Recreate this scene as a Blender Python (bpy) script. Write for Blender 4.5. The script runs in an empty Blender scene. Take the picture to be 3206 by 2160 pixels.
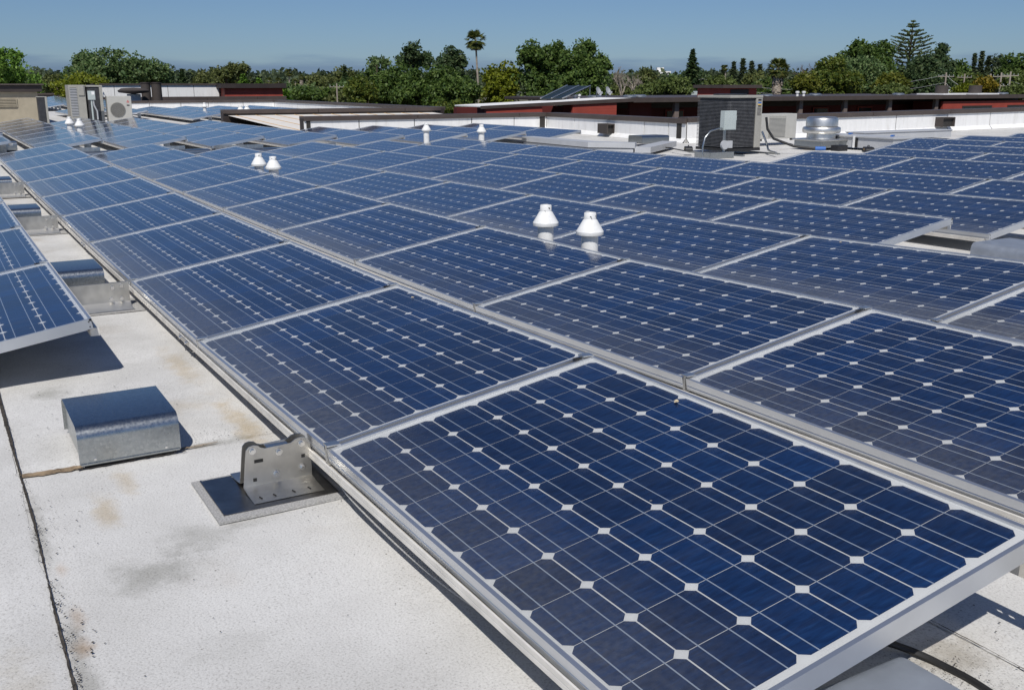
import bpy, bmesh, math, random
from mathutils import Vector, Matrix
random.seed(7)
R = math.radians
SC = bpy.context.scene
COL = SC.collection

# ------------------------------------------------------------------ camera
CAM_H = 1.24
F_PX, PITCH, ROLL, YAW = 3110.7, -0.25677, -0.0003, -0.52555      # 3206 px wide frame
IMG_W, IMG_H = 3206.0, 2160.0
FWD = Vector((math.cos(PITCH)*math.cos(YAW), math.cos(PITCH)*math.sin(YAW), math.sin(PITCH)))
RGT0 = Vector((math.sin(YAW), -math.cos(YAW), 0)); UP0 = RGT0.cross(FWD)
RGT = RGT0*math.cos(ROLL) + UP0*math.sin(ROLL); UPV = -RGT0*math.sin(ROLL) + UP0*math.cos(ROLL)
FH = Vector((math.cos(YAW), math.sin(YAW), 0))
cam = bpy.data.cameras.new('camera'); camo = bpy.data.objects.new('camera', cam); COL.objects.link(camo)
m = Matrix((RGT, UPV, -FWD)).transposed().to_4x4(); m.translation = Vector((0, 0, CAM_H)); camo.matrix_world = m
cam.sensor_width = 36; cam.lens = F_PX/IMG_W*36; cam.clip_start = 0.05; cam.clip_end = 6000
SC.camera = camo
def ray(px, py): return FWD + RGT*((px-IMG_W/2)/F_PX) - UPV*((py-IMG_H/2)/F_PX)
def atz(px, py, z): v = ray(px, py); return v*((z-CAM_H)/v.z) + Vector((0, 0, CAM_H))
def atx(px, py, X): v = ray(px, py); return v*(X/v.x) + Vector((0, 0, CAM_H))
def atd(px, py, D): v = ray(px, py); return v*(D/v.dot(FH)) + Vector((0, 0, CAM_H))

# ------------------------------------------------------------------ sky and sun
SUN_TO = Vector((-0.20, 0.139, 0.30)).normalized()
SUN_EL = math.asin(SUN_TO.z); SUN_ROT = math.atan2(SUN_TO.x, SUN_TO.y)
w = bpy.data.worlds.new('World'); SC.world = w; w.use_nodes = True
wn = w.node_tree.nodes; wl = w.node_tree.links; wn.clear()
sky = wn.new('ShaderNodeTexSky'); sky.sky_type = 'NISHITA'; sky.sun_disc = False
sky.sun_elevation = SUN_EL; sky.sun_rotation = SUN_ROT
sky.altitude = 0; sky.air_density = 1.0; sky.dust_density = 0.2; sky.ozone_density = 1.0
bg = wn.new('ShaderNodeBackground'); bg.inputs['Strength'].default_value = 0.065
wo = wn.new('ShaderNodeOutputWorld')
# low bank of marine cloud all round the horizon
tc = wn.new('ShaderNodeTexCoord'); sp = wn.new('ShaderNodeSeparateXYZ'); wl.new(tc.outputs['Generated'], sp.inputs[0])
mp = wn.new('ShaderNodeMapping'); mp.inputs['Scale'].default_value = (14, 14, 110); wl.new(tc.outputs['Generated'], mp.inputs[0])
nz = wn.new('ShaderNodeTexNoise'); nz.inputs['Scale'].default_value = 1.0; nz.inputs['Detail'].default_value = 5; wl.new(mp.outputs[0], nz.inputs[0])
ma = wn.new('ShaderNodeMath'); ma.operation = 'MULTIPLY_ADD'; ma.inputs[1].default_value = 0.022; ma.inputs[2].default_value = -0.011
wl.new(nz.outputs[0], ma.inputs[0])
ad = wn.new('ShaderNodeMath'); ad.operation = 'ADD'; wl.new(sp.outputs[2], ad.inputs[0]); wl.new(ma.outputs[0], ad.inputs[1])
mr = wn.new('ShaderNodeMapRange'); mr.interpolation_type = 'SMOOTHSTEP'
mr.inputs[1].default_value = 0.013; mr.inputs[2].default_value = 0.027; mr.inputs[3].default_value = 1.0; mr.inputs[4].default_value = 0.0
wl.new(ad.outputs[0], mr.inputs[0])
tint = wn.new('ShaderNodeMix'); tint.data_type = 'RGBA'; tint.blend_type = 'MULTIPLY'; tint.inputs[0].default_value = 1.0
tint.inputs[7].default_value = (0.46, 0.655, 1.0, 1)
hs = wn.new('ShaderNodeHueSaturation'); hs.inputs['Saturation'].default_value = 0.85; wl.new(sky.outputs[0], hs.inputs['Color']); wl.new(hs.outputs[0], tint.inputs[6])
cl = wn.new('ShaderNodeMix'); cl.data_type = 'RGBA'; cl.blend_type = 'MULTIPLY'; cl.inputs[7].default_value = (0.62, 0.67, 0.83, 1)
wl.new(mr.outputs[0], cl.inputs[0]); wl.new(tint.outputs[2], cl.inputs[6])
wl.new(cl.outputs[2], bg.inputs[0]); wl.new(bg.outputs[0], wo.inputs[0])
sl = bpy.data.lights.new('sun', 'SUN'); sl.energy = 4.1; sl.angle = R(0.53); sl.color = (1.0, 0.96, 0.90)
so = bpy.data.objects.new('sun', sl); COL.objects.link(so)
so.rotation_euler = (-SUN_TO).to_track_quat('-Z', 'Y').to_euler(); so.location = (-20, 14, 30)
vs = SC.view_settings; vs.view_transform = 'Standard'; vs.look = 'None'; vs.gamma = 1; vs.exposure = 0.0; vs.use_curve_mapping = False
SC.render.resolution_x = 1024; SC.render.resolution_y = 689

# ------------------------------------------------------------------ materials
MATS = {}
def nt(name):
    mt = bpy.data.materials.new(name); mt.use_nodes = True; MATS[name] = mt
    t = mt.node_tree; return mt, t.nodes, t.links, t.nodes['Principled BSDF']
def N(n, typ, **kw):
    o = n.new(typ)
    for k, v in kw.items():
        if k.startswith('i_'): o.inputs[int(k[2:])].default_value = v
        else: setattr(o, k, v)
    return o
def ramp(n, stops):
    r = n.new('ShaderNodeValToRGB'); e = r.color_ramp.elements
    while len(e) > 1: e.remove(e[-1])
    e[0].position = stops[0][0]; e[0].color = (*stops[0][1], 1)
    for p, c in stops[1:]:
        x = e.new(p); x.color = (*c, 1)
    return r
def simple(name, col, rough=.6, metal=0.0, var=.12, scale=6, bump=0, spec=.5, coat=0, island=False):
    mt, n, l, b = nt(name)
    tcn = N(n, 'ShaderNodeTexCoord'); nn = N(n, 'ShaderNodeTexNoise'); nn.inputs['Scale'].default_value = scale; nn.inputs['Detail'].default_value = 6
    l.new(tcn.outputs['Object'], nn.inputs[0])
    c0 = [max(0, x*(1-var)) for x in col]; c1 = [min(1, x*(1+var)) for x in col]
    r = ramp(n, [(.3, c0), (.7, c1)]); l.new(nn.outputs[0], r.inputs[0])
    out = r.outputs[0]
    l.new(out, b.inputs['Base Color'])
    b.inputs['Roughness'].default_value = rough; b.inputs['Metallic'].default_value = metal
    b.inputs['Specular IOR Level'].default_value = spec; b.inputs['Coat Weight'].default_value = coat
    if bump:
        bp = N(n, 'ShaderNodeBump'); bp.inputs['Strength'].default_value = bump; bp.inputs['Distance'].default_value = .01
        n2 = N(n, 'ShaderNodeTexNoise'); n2.inputs['Scale'].default_value = scale*12; l.new(tcn.outputs['Object'], n2.inputs[0])
        l.new(n2.outputs[0], bp.inputs['Height']); l.new(bp.outputs[0], b.inputs['Normal'])
    return mt
def foliage(name, cols, rough=.55, trans=.36):
    mt, n, l, b = nt(name)
    g = N(n, 'ShaderNodeNewGeometry'); r = ramp(n, [(i/(len(cols)-1), c) for i, c in enumerate(cols)])
    l.new(g.outputs['Random Per Island'], r.inputs[0]); l.new(r.outputs[0], b.inputs['Base Color'])
    b.inputs['Roughness'].default_value = rough; b.inputs['Specular IOR Level'].default_value = .3
    tr = N(n, 'ShaderNodeBsdfTranslucent'); l.new(r.outputs[0], tr.inputs[0])
    mx = N(n, 'ShaderNodeMixShader'); mx.inputs[0].default_value = trans
    l.new(b.outputs[0], mx.inputs[1]); l.new(tr.outputs[0], mx.inputs[2]); l.new(mx.outputs[0], n['Material Output'].inputs[0])
    return mt

TAN, GREY_, RUST = (.80, .68, .50), (.66, .66, .64), (.72, .52, .36)
STAINS = [(3.0, -.33, .24, .07, TAN, .7), (3.2, -.42, .22, .06, TAN, .55), (2.50, -.37, .17, .22, GREY_, .95), (2.66, -.52, .16, .22, GREY_, .75), (2.72, -.70, .14, .18, GREY_, .55), (2.05, -.45, .12, .2, GREY_, .4),
          (2.65, -.165, .08, .035, RUST, .45), (2.37, -.17, .11, .035, RUST, .45), (2.22, -.165, .09, .04, RUST, .65), (4.35, -.31, .18, .16, GREY_, .9), (3.9, -.75, .2, .2, TAN, .35), (3.55, -.90, .6, .09, TAN, .8), (4.5, -.87, .6, .10, TAN, .6),
          (3.42, -.80, .07, .20, GREY_, 1.0), (3.42, -.70, .035, .10, (.45, .40, .34), .9), (1.20, -1.82, .14, .16, (.6, .56, .5), .8), (2.9, -.14, .7, .045, GREY_, .8), (2.1, -.15, .6, .05, GREY_, .9), (2.05, -.03, .4, .12, (.85, .82, .76), .8), (3.2, .05, .5, .10, GREY_, .5)]
# white granulated roof sheet: specks, grey grime, rusty stains
def roof_material(name, seed, grime=1.0):
    mt, n, l, b = nt(name)
    tcn = N(n, 'ShaderNodeTexCoord'); mpn = N(n, 'ShaderNodeMapping'); mpn.inputs['Location'].default_value = (seed*3.1, seed*1.7, 0)
    l.new(tcn.outputs['Object'], mpn.inputs[0]); V = mpn.outputs[0]
    gr = N(n, 'ShaderNodeTexNoise'); gr.inputs['Scale'].default_value = 170; gr.inputs['Detail'].default_value = 5; gr.inputs['Roughness'].default_value = .7; l.new(V, gr.inputs[0])
    r1 = ramp(n, [(.32, (.38, .37, .35)), (.45, (.60, .592, .572)), (.60, (.665, .658, .637)), (.80, (.72, .713, .69))]); l.new(gr.outputs[0], r1.inputs[0])
    # broad grime
    g1 = N(n, 'ShaderNodeTexNoise'); g1.inputs['Scale'].default_value = 2.3; g1.inputs['Detail'].default_value = 8; g1.inputs['Roughness'].default_value = .62; l.new(V, g1.inputs[0])
    rg = ramp(n, [(.40, (0, 0, 0)), (.75, (1, 1, 1))]); l.new(g1.outputs[0], rg.inputs[0])
    mg = N(n, 'ShaderNodeMath', operation='MULTIPLY'); mg.inputs[1].default_value = .55*grime; l.new(rg.outputs[0], mg.inputs[0])
    m1 = N(n, 'ShaderNodeMix', data_type='RGBA', blend_type='MULTIPLY'); m1.inputs[7].default_value = (.52, .51, .49, 1)
    l.new(mg.outputs[0], m1.inputs[0]); l.new(r1.outputs[0], m1.inputs[6])
    # rust and mud
    g2 = N(n, 'ShaderNodeTexNoise'); g2.inputs['Scale'].default_value = 1.7; g2.inputs['Detail'].default_value = 7; g2.noise_dimensions = '4D'; g2.inputs['W'].default_value = 3.3+seed; l.new(V, g2.inputs[0])
    r2 = ramp(n, [(.60, (0, 0, 0)), (.78, (1, 1, 1))]); l.new(g2.outputs[0], r2.inputs[0])
    mm = N(n, 'ShaderNodeMath', operation='MULTIPLY'); mm.inputs[1].default_value = .5*grime; l.new(r2.outputs[0], mm.inputs[0])
    m2 = N(n, 'ShaderNodeMix', data_type='RGBA', blend_type='MULTIPLY'); m2.inputs[7].default_value = (.62, .50, .36, 1)
    l.new(mm.outputs[0], m2.inputs[0]); l.new(m1.outputs[2], m2.inputs[6])
    # dark specks
    sv = N(n, 'ShaderNodeTexVoronoi'); sv.inputs['Scale'].default_value = 26; l.new(V, sv.inputs[0])
    rs = ramp(n, [(.0, (.12, .11, .10)), (.055, (.35, .33, .3)), (.085, (1, 1, 1))]); l.new(sv.outputs['Distance'], rs.inputs[0])
    sm = N(n, 'ShaderNodeTexNoise'); sm.inputs['Scale'].default_value = 5; l.new(V, sm.inputs[0])
    rm = ramp(n, [(.50, (0, 0, 0)), (.60, (1, 1, 1))]); l.new(sm.outputs[0], rm.inputs[0])
    m3 = N(n, 'ShaderNodeMix', data_type='RGBA', blend_type='MULTIPLY'); l.new(rm.outputs[0], m3.inputs[0]); l.new(m2.outputs[2], m3.inputs[6]); l.new(rs.outputs[0], m3.inputs[7])
    cur = m3.outputs[2]
    wn_ = N(n, 'ShaderNodeTexNoise'); wn_.inputs['Scale'].default_value = 11; wn_.inputs['Detail'].default_value = 7; wn_.inputs['Roughness'].default_value = .65; l.new(tcn.outputs['Object'], wn_.inputs[0])
    for (sx_, sy_, rx_, ry_, col_, k_) in STAINS:
        sb = N(n, 'ShaderNodeVectorMath', operation='SUBTRACT'); l.new(tcn.outputs['Object'], sb.inputs[0]); sb.inputs[1].default_value = (sx_, sy_, 0)
        dv = N(n, 'ShaderNodeVectorMath', operation='DIVIDE'); l.new(sb.outputs[0], dv.inputs[0]); dv.inputs[1].default_value = (rx_, ry_, 5)
        ln = N(n, 'ShaderNodeVectorMath', operation='LENGTH'); l.new(dv.outputs[0], ln.inputs[0])
        ad_ = N(n, 'ShaderNodeMath', operation='MULTIPLY_ADD'); ad_.inputs[1].default_value = 1.5; l.new(wn_.outputs[0], ad_.inputs[0]); l.new(ln.outputs['Value'], ad_.inputs[2])
        mr_ = N(n, 'ShaderNodeMapRange', interpolation_type='SMOOTHSTEP'); mr_.inputs[1].default_value = .75; mr_.inputs[2].default_value = 1.55; mr_.inputs[3].default_value = k_; mr_.inputs[4].default_value = 0; l.new(ad_.outputs[0], mr_.inputs[0])
        mx_ = N(n, 'ShaderNodeMix', data_type='RGBA', blend_type='MULTIPLY'); mx_.inputs[7].default_value = (*col_, 1); l.new(mr_.outputs[0], mx_.inputs[0]); l.new(cur, mx_.inputs[6]); cur = mx_.outputs[2]
    l.new(cur, b.inputs['Base Color']); b.inputs['Roughness'].default_value = .9; b.inputs['Specular IOR Level'].default_value = .15
    bp = N(n, 'ShaderNodeBump'); bp.inputs['Strength'].default_value = .5; bp.inputs['Distance'].default_value = .003
    l.new(gr.outputs[0], bp.inputs['Height']); l.new(bp.outputs[0], b.inputs['Normal'])
    return mt
roof_material('roof_a', 0); roof_material('roof_b', 4.4, .7)
simple('seam_dirt', (.045, .038, .03), .95, var=.6, scale=40)
simple('seam_mud', (.26, .19, .12), .95, var=.45, scale=50)
mt, n, l, b = nt('white_wall')
tcn = N(n, 'ShaderNodeTexCoord'); mpn = N(n, 'ShaderNodeMapping'); mpn.inputs['Scale'].default_value = (3, 3, .5); l.new(tcn.outputs['Object'], mpn.inputs[0])
nn = N(n, 'ShaderNodeTexNoise'); nn.inputs['Scale'].default_value = 2.2; nn.inputs['Detail'].default_value = 8; nn.inputs['Roughness'].default_value = .7; l.new(mpn.outputs[0], nn.inputs[0])
r = ramp(n, [(.25, (.58, .565, .53)), (.45, (.75, .745, .73)), (.7, (.82, .815, .80))]); l.new(nn.outputs[0], r.inputs[0]); l.new(r.outputs[0], b.inputs['Base Color']); b.inputs['Roughness'].default_value = .8
simple('brown_cap', (.070, .054, .047), .5, var=.15, scale=2)
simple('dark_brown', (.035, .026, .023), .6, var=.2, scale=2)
simple('sealant', (.03, .027, .024), .8, var=.3, scale=8)
simple('grey_sealant', (.16, .155, .145), .9, var=.3, scale=12)
simple('aluminium', (.72, .71, .68), .42, 1.0, var=.10, scale=9)
simple('frame_alu', (.66, .68, .71), .36, .85, var=.06, scale=7)
simple('rail_alu', (.74, .71, .65), .55, .35, var=.14, scale=11)
simple('stainless', (.60, .585, .55), .36, 1.0, var=.14, scale=16)
simple('plate_steel', (.26, .25, .24), .34, 1.0, var=.25, scale=14)
simple('bolt_steel', (.75, .74, .72), .25, 1.0, var=.1, scale=60)
simple('black_hole', (.012, .012, .012), .8, var=.1)
simple('pad_grey', (.34, .335, .325), .95, var=.35, scale=180)
simple('black_plastic', (.018, .018, .019), .5, var=.3, scale=20)
simple('white_cable', (.75, .74, .71), .5, var=.1)
simple('pvc_white', (.74, .74, .72), .45, var=.10, scale=9)
simple('beige_paint', (.33, .32, .285), .5, var=.06, scale=5)
simple('cream_paint', (.45, .44, .405), .45, var=.05, scale=5)
simple('coil_dark', (.040, .040, .043), .5, .2,
    var=.3, scale=10)
simple('coil_fin', (.13, .13, .135), .45, .3, var=.3, scale=10)
simple('grey_box', (.42, .47, .46), .4, var=.06, scale=5)
simple('duct_white', (.43, .44, .455), .45, var=.06, scale=4)
simple('stucco', (.36, .315, .235), .95, var=.08, scale=5, bump=.3)
simple('red_siding', (.30, .050, .032), .7, var=.14, scale=1.5)
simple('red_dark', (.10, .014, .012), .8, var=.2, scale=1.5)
simple('post_brown', (.16, .125, .11), .7, var=.15, scale=3)
simple('glass_dark', (.02, .03, .032), .08, var=.2)
simple('orange_line', (.62, .38, .14), .8, var=.15, scale=8)
simple('sheet_white', (.72, .68, .62), .7, var=.07, scale=2)
simple('wood_pole', (.30, .26, .22), .9, var=.2, scale=3)
simple('pale_wood', (.34, .30, .25), .9, var=.2, scale=3)
simple('bark', (.11, .085, .06), .95, var=.3, scale=3)
simple('pale_bark', (.30, .26, .215), .95, var=.3, scale=3)
simple('ground_dry', (.13, .12, .075), .95, var=.4, scale=.05)
simple('yellow_mark', (.8, .48, .03), .6)
simple('blue_paint', (.03, .13, .42), .5)
simple('red_mark', (.55, .03, .03), .5)
simple('label_white', (.8, .8, .79), .6)
simple('dusty_brown', (.055, .045, .040), .8, var=.2, scale=1)
simple('leaf_litter', (.62, .52, .34), .8, var=.3, scale=30)

# galvanised sheet with spangle
mt, n, l, b = nt('galvanised')
tcn = N(n, 'ShaderNodeTexCoord'); vo = N(n, 'ShaderNodeTexVoronoi'); vo.inputs['Scale'].default_value = 110; l.new(tcn.outputs['Object'], vo.inputs[0])
r = ramp(n, [(0, (.36, .38, .385)), (1, (.47, .49, .49))]); l.new(vo.outputs['Color'], r.inputs[0]); l.new(r.outputs[0], b.inputs['Base Color'])
b.inputs['Metallic'].default_value = 1.0
rr = N(n, 'ShaderNodeMapRange'); rr.inputs[3].default_value = .25; rr.inputs[4].default_value = .36; l.new(vo.outputs['Distance'], rr.inputs[0]); l.new(rr.outputs[0], b.inputs['Roughness'])

# solar cell: dark blue silicon, each cell slightly different
mt, n, l, b = nt('silicon')
oi = N(n, 'ShaderNodeObjectInfo'); g = N(n, 'ShaderNodeNewGeometry')
a1 = N(n, 'ShaderNodeMath', operation='ADD'); l.new(oi.outputs['Random'], a1.inputs[0]); l.new(g.outputs['Random Per Island'], a1.inputs[1])
fr = N(n, 'ShaderNodeMath', operation='FRACT'); l.new(a1.outputs[0], fr.inputs[0])
rc = ramp(n, [(0, (.005, .0165, .057)), (.35, (.005, .019, .068)), (.7, (.005, .0215, .078)), (1, (.005, .025, .094))]); l.new(fr.outputs[0], rc.inputs[0])
tcn = N(n, 'ShaderNodeTexCoord'); mpn = N(n, 'ShaderNodeMapping'); mpn.inputs['Scale'].default_value = (95, 15, 1); l.new(tcn.outputs['Object'], mpn.inputs[0])
st = N(n, 'ShaderNodeTexNoise'); st.inputs['Scale'].default_value = 1; st.inputs['Detail'].default_value = 4; st.inputs['Distortion'].default_value = .8; l.new(mpn.outputs[0], st.inputs[0])
rs = ramp(n, [(.30, (.62, .62, .66)), (.62, (1.25, 1.25, 1.22)), (.78, (1.9, 1.8, 1.6))]); l.new(st.outputs[0], rs.inputs[0])
mx = N(n, 'ShaderNodeMix', data_type='RGBA', blend_type='MULTIPLY'); mx.inputs[0].default_value = 1; l.new(rc.outputs[0], mx.inputs[6]); l.new(rs.outputs[0], mx.inputs[7])
l.new(mx.outputs[2], b.inputs['Base Color']); b.inputs['Roughness'].default_value = .45; b.inputs['Specular IOR Level'].default_value = .2
simple('backsheet', (.52, .54, .56), .6, var=.03)
simple('busbar_metal', (.30, .36, .46), .45, .2, var=.05)
simple('back_white', (.55, .55, .54), .7, var=.05)
# patterned cover glass with a film of dust, thicker towards the lower edge where rain leaves it
mt, n, l, b = nt('cover_glass')
tcn = N(n, 'ShaderNodeTexCoord'); sx = N(n, 'ShaderNodeSeparateXYZ'); l.new(tcn.outputs['Object'], sx.inputs[0])
oi = N(n, 'ShaderNodeObjectInfo')
ofs = N(n, 'ShaderNodeVectorMath', operation='ADD'); l.new(tcn.outputs['Object'], ofs.inputs[0])
cmb = N(n, 'ShaderNodeCombineXYZ'); mulr = N(n, 'ShaderNodeMath', operation='MULTIPLY'); mulr.inputs[1].default_value = 37; l.new(oi.outputs['Random'], mulr.inputs[0]); l.new(mulr.outputs[0], cmb.inputs[2]); l.new(cmb.outputs[0], ofs.inputs[1])
d1 = N(n, 'ShaderNodeTexNoise'); d1.inputs['Scale'].default_value = 3.2; d1.inputs['Detail'].default_value = 6; l.new(ofs.outputs[0], d1.inputs[0])
ml = N(n, 'ShaderNodeMath', operation='MULTIPLY_ADD'); ml.inputs[1].default_value = .16; ml.inputs[2].default_value = -.08; l.new(d1.outputs[0], ml.inputs[0])
yy = N(n, 'ShaderNodeMath', operation='ADD'); l.new(sx.outputs[1], yy.inputs[0]); l.new(ml.outputs[0], yy.inputs[1])
dm = N(n, 'ShaderNodeMapRange', interpolation_type='SMOOTHSTEP'); dm.inputs[1].default_value = -.50; dm.inputs[2].default_value = -.08; dm.inputs[3].default_value = .145; dm.inputs[4].default_value = .008
l.new(yy.outputs[0], dm.inputs[0])
d2 = N(n, 'ShaderNodeTexNoise'); d2.inputs['Scale'].default_value = 60; d2.inputs['Detail'].default_value = 4; l.new(ofs.outputs[0], d2.inputs[0])
dd = N(n, 'ShaderNodeMapRange'); dd.inputs[1].default_value = .3; dd.inputs[2].default_value = .7; dd.inputs[3].default_value = .7; dd.inputs[4].default_value = 1.3; l.new(d2.outputs[0], dd.inputs[0])
mps = N(n, 'ShaderNodeMapping'); mps.inputs['Scale'].default_value = (26, 2.2, 1); l.new(ofs.outputs[0], mps.inputs[0])
d3 = N(n, 'ShaderNodeTexNoise'); d3.inputs['Scale'].default_value = 1; d3.inputs['Detail'].default_value = 5; l.new(mps.outputs[0], d3.inputs[0])
r3 = N(n, 'ShaderNodeMapRange'); r3.inputs[1].default_value = .48; r3.inputs[2].default_value = .80; r3.inputs[3].default_value = 0; r3.inputs[4].default_value = .022; l.new(d3.outputs[0], r3.inputs[0])
vq = N(n, 'ShaderNodeTexVoronoi'); vq.inputs['Scale'].default_value = 7; l.new(ofs.outputs[0], vq.inputs[0])
rq = N(n, 'ShaderNodeMapRange'); rq.inputs[1].default_value = .022; rq.inputs[2].default_value = .034; rq.inputs[3].default_value = .45; rq.inputs[4].default_value = 0; l.new(vq.outputs['Distance'], rq.inputs[0])
gate = N(n, 'ShaderNodeMath', operation='GREATER_THAN'); gate.inputs[1].default_value = .80; sc3 = N(n, 'ShaderNodeSeparateColor'); l.new(vq.outputs['Color'], sc3.inputs[0]); l.new(sc3.outputs[0], gate.inputs[0])
gq = N(n, 'ShaderNodeMath', operation='MULTIPLY'); l.new(rq.outputs[0], gq.inputs[0]); l.new(gate.outputs[0], gq.inputs[1])
vr = N(n, 'ShaderNodeMapRange'); vr.inputs[3].default_value = .55; vr.inputs[4].default_value = 1.5; l.new(oi.outputs['Random'], vr.inputs[0])
vr2 = N(n, 'ShaderNodeMath', operation='MULTIPLY'); l.new(vr.outputs[0], vr2.inputs[0]); l.new(dd.outputs[0], vr2.inputs[1])
dx0 = N(n, 'ShaderNodeMath', operation='MULTIPLY'); l.new(dm.outputs[0], dx0.inputs[0]); l.new(vr2.outputs[0], dx0.inputs[1])
dx1 = N(n, 'ShaderNodeMath', operation='ADD'); l.new(dx0.outputs[0], dx1.inputs[0]); l.new(r3.outputs[0], dx1.inputs[1])
dx = N(n, 'ShaderNodeMath', operation='ADD'); l.new(dx1.outputs[0], dx.inputs[0]); l.new(gq.outputs[0], dx.inputs[1])
b.inputs['Base Color'].default_value = (.36, .36, .34, 1); b.inputs['Roughness'].default_value = 1; b.inputs['Specular IOR Level'].default_value = 0
trn = N(n, 'ShaderNodeBsdfTransparent'); gl = N(n, 'ShaderNodeBsdfGlossy'); gl.inputs['Roughness'].default_value = .10
gl.inputs['Color'].default_value = (1, 1, 1, 1)
bp = N(n, 'ShaderNodeBump'); bp.inputs['Strength'].default_value = .10; bp.inputs['Distance'].default_value = .001
bn = N(n, 'ShaderNodeTexNoise'); bn.inputs['Scale'].default_value = 240; l.new(tcn.outputs['Object'], bn.inputs[0]); l.new(bn.outputs[0], bp.inputs['Height']); l.new(bp.outputs[0], gl.inputs['Normal'])
fz = N(n, 'ShaderNodeFresnel'); fz.inputs[0].default_value = 1.41
m1 = N(n, 'ShaderNodeMixShader'); l.new(fz.outputs[0], m1.inputs[0]); l.new(trn.outputs[0], m1.inputs[1]); l.new(gl.outputs[0], m1.inputs[2])
m2 = N(n, 'ShaderNodeMixShader'); l.new(dx.outputs[0], m2.inputs[0]); l.new(m1.outputs[0], m2.inputs[1]); l.new(b.outputs[0], m2.inputs[2])
l.new(m2.outputs[0], n['Material Output'].inputs[0])

# ------------------------------------------------------------------ mesh helpers
class MB:
    def __init__(s): s.v = []; s.f = []; s.mi = []; s.mats = []
    def mid(s, m):
        if m not in s.mats: s.mats.append(m)
        return s.mats.index(m)
    def add(s, vs, fs, m):
        o = len(s.v); s.v += [tuple(x) for x in vs]; k = s.mid(m)
        for f in fs: s.f.append([i+o for i in f]); s.mi.append(k)
        return s
    def box(s, x0, x1, y0, y1, z0, z1, m):
        vs = [(x, y, z) for z in (z0, z1) for y in (y0, y1) for x in (x0, x1)]
        return s.add(vs, [(0, 2, 3, 1), (4, 5, 7, 6), (0, 1, 5, 4), (2, 6, 7, 3), (0, 4, 6, 2), (1, 3, 7, 5)], m)
    def obox(s, M, sx, sy, sz, m):
        vs = [M @ Vector((x*sx/2, y*sy/2, z*sz/2)) for z in (-1, 1) for y in (-1, 1) for x in (-1, 1)]
        return s.add(vs, [(0, 2, 3, 1), (4, 5, 7, 6), (0, 1, 5, 4), (2, 6, 7, 3), (0, 4, 6, 2), (1, 3, 7, 5)], m)
    def bar(s, a, b, wd, ht, m):
        a = Vector(a); b = Vector(b); d = b-a; L = d.length; q = d.to_track_quat('X', 'Z').to_matrix().to_4x4(); q.translation = (a+b)/2
        return s.obox(q, L, wd, ht, m)
    def quad(s, a, b, c, d, m): return s.add([a, b, c, d], [(0, 1, 2, 3)], m)
    def tube(s, pts, rad, m, n=8, cap=True):
        pts = [Vector(p) for p in pts]; k = len(pts)
        rads = rad if isinstance(rad, (list, tuple)) else [rad]*k
        vs = []; up = None
        for i, p in enumerate(pts):
            t = (pts[min(i+1, k-1)]-pts[max(i-1, 0)]).normalized()
            if up is None:
                up = Vector((0, 0, 1)) if abs(t.z) < .9 else Vector((1, 0, 0))
            a = t.cross(up).normalized(); bb = a.cross(t).normalized(); up = bb
            for j in range(n):
                an = 2*math.pi*j/n; vs.append(p+(a*math.cos(an)+bb*math.sin(an))*rads[i])
        fs = [(i*n+j, i*n+(j+1) % n, (i+1)*n+(j+1) % n, (i+1)*n+j) for i in range(k-1) for j in range(n)]
        if cap: fs += [tuple(range(n))[::-1], tuple((k-1)*n+j for j in range(n))]
        return s.add(vs, fs, m)
    def lathe(s, prof, m, n=20, c=(0, 0, 0)):
        vs = []; c = Vector(c)
        for r_, z in prof:
            for j in range(n):
                a = 2*math.pi*j/n; vs.append(c+Vector((r_*math.cos(a), r_*math.sin(a), z)))
        k = len(prof)
        fs = [(i*n+j, i*n+(j+1) % n, (i+1)*n+(j+1) % n, (i+1)*n+j) for i in range(k-1) for j in range(n)]
        fs += [tuple(range(n))[::-1], tuple((k-1)*n+j for j in range(n))]
        return s.add(vs, fs, m)
    def extr_x(s, prof, x0, x1, m):            # closed profile of (y, z), extruded along x
        k = len(prof); vs = [(x0, y, z) for y, z in prof]+[(x1, y, z) for y, z in prof]
        fs = [(i, (i+1) % k, (i+1) % k+k, i+k) for i in range(k)]+[tuple(range(k))[::-1], tuple(range(k, 2*k))]
        return s.add(vs, fs, m)
    def extr_y(s, prof, y0, y1, m):            # closed profile of (x, z)
        k = len(prof); vs = [(x, y0, z) for x, z in prof]+[(x, y1, z) for x, z in prof]
        fs = [(i, i+k, (i+1) % k+k, (i+1) % k) for i in range(k)]+[tuple(range(k)), tuple(range(k, 2*k))[::-1]]
        return s.add(vs, fs, m)
    def mesh(s, name, smooth=False):
        me = bpy.data.meshes.new(name); me.from_pydata(s.v, [], s.f)
        for mm in s.mats: me.materials.append(MATS[mm])
        me.polygons.foreach_set('material_index', s.mi)
        if smooth: me.polygons.foreach_set('use_smooth', [True]*len(s.f))
        me.update(); return me
    def build(s, name, parent=None, smooth=False, loc=None, bevel=0):
        o = link(name, s.mesh(name, smooth), parent)
        if smooth:
            md = o.modifiers.new('split', 'EDGE_SPLIT'); md.split_angle = R(38)
        if bevel:
            md = o.modifiers.new('bevel', 'BEVEL'); md.width = bevel; md.segments = 2; md.limit_method = 'ANGLE'; md.angle_limit = R(40)
        if loc: o.location = loc
        return o
def link(name, data, parent=None):
    o = bpy.data.objects.new(name, data); COL.objects.link(o)
    if parent: o.parent = parent
    return o
def tag(o, label, cat, group=None):
    o['label'] = label; o['category'] = cat
    if group: o['group'] = group
    return o
def thing(name, label, cat, loc=(0, 0, 0), group=None, rot=0):
    o = link(name, None); o.location = loc; o.rotation_euler = (0, 0, rot); o.empty_display_size = .1
    return tag(o, label, cat, group)
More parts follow.
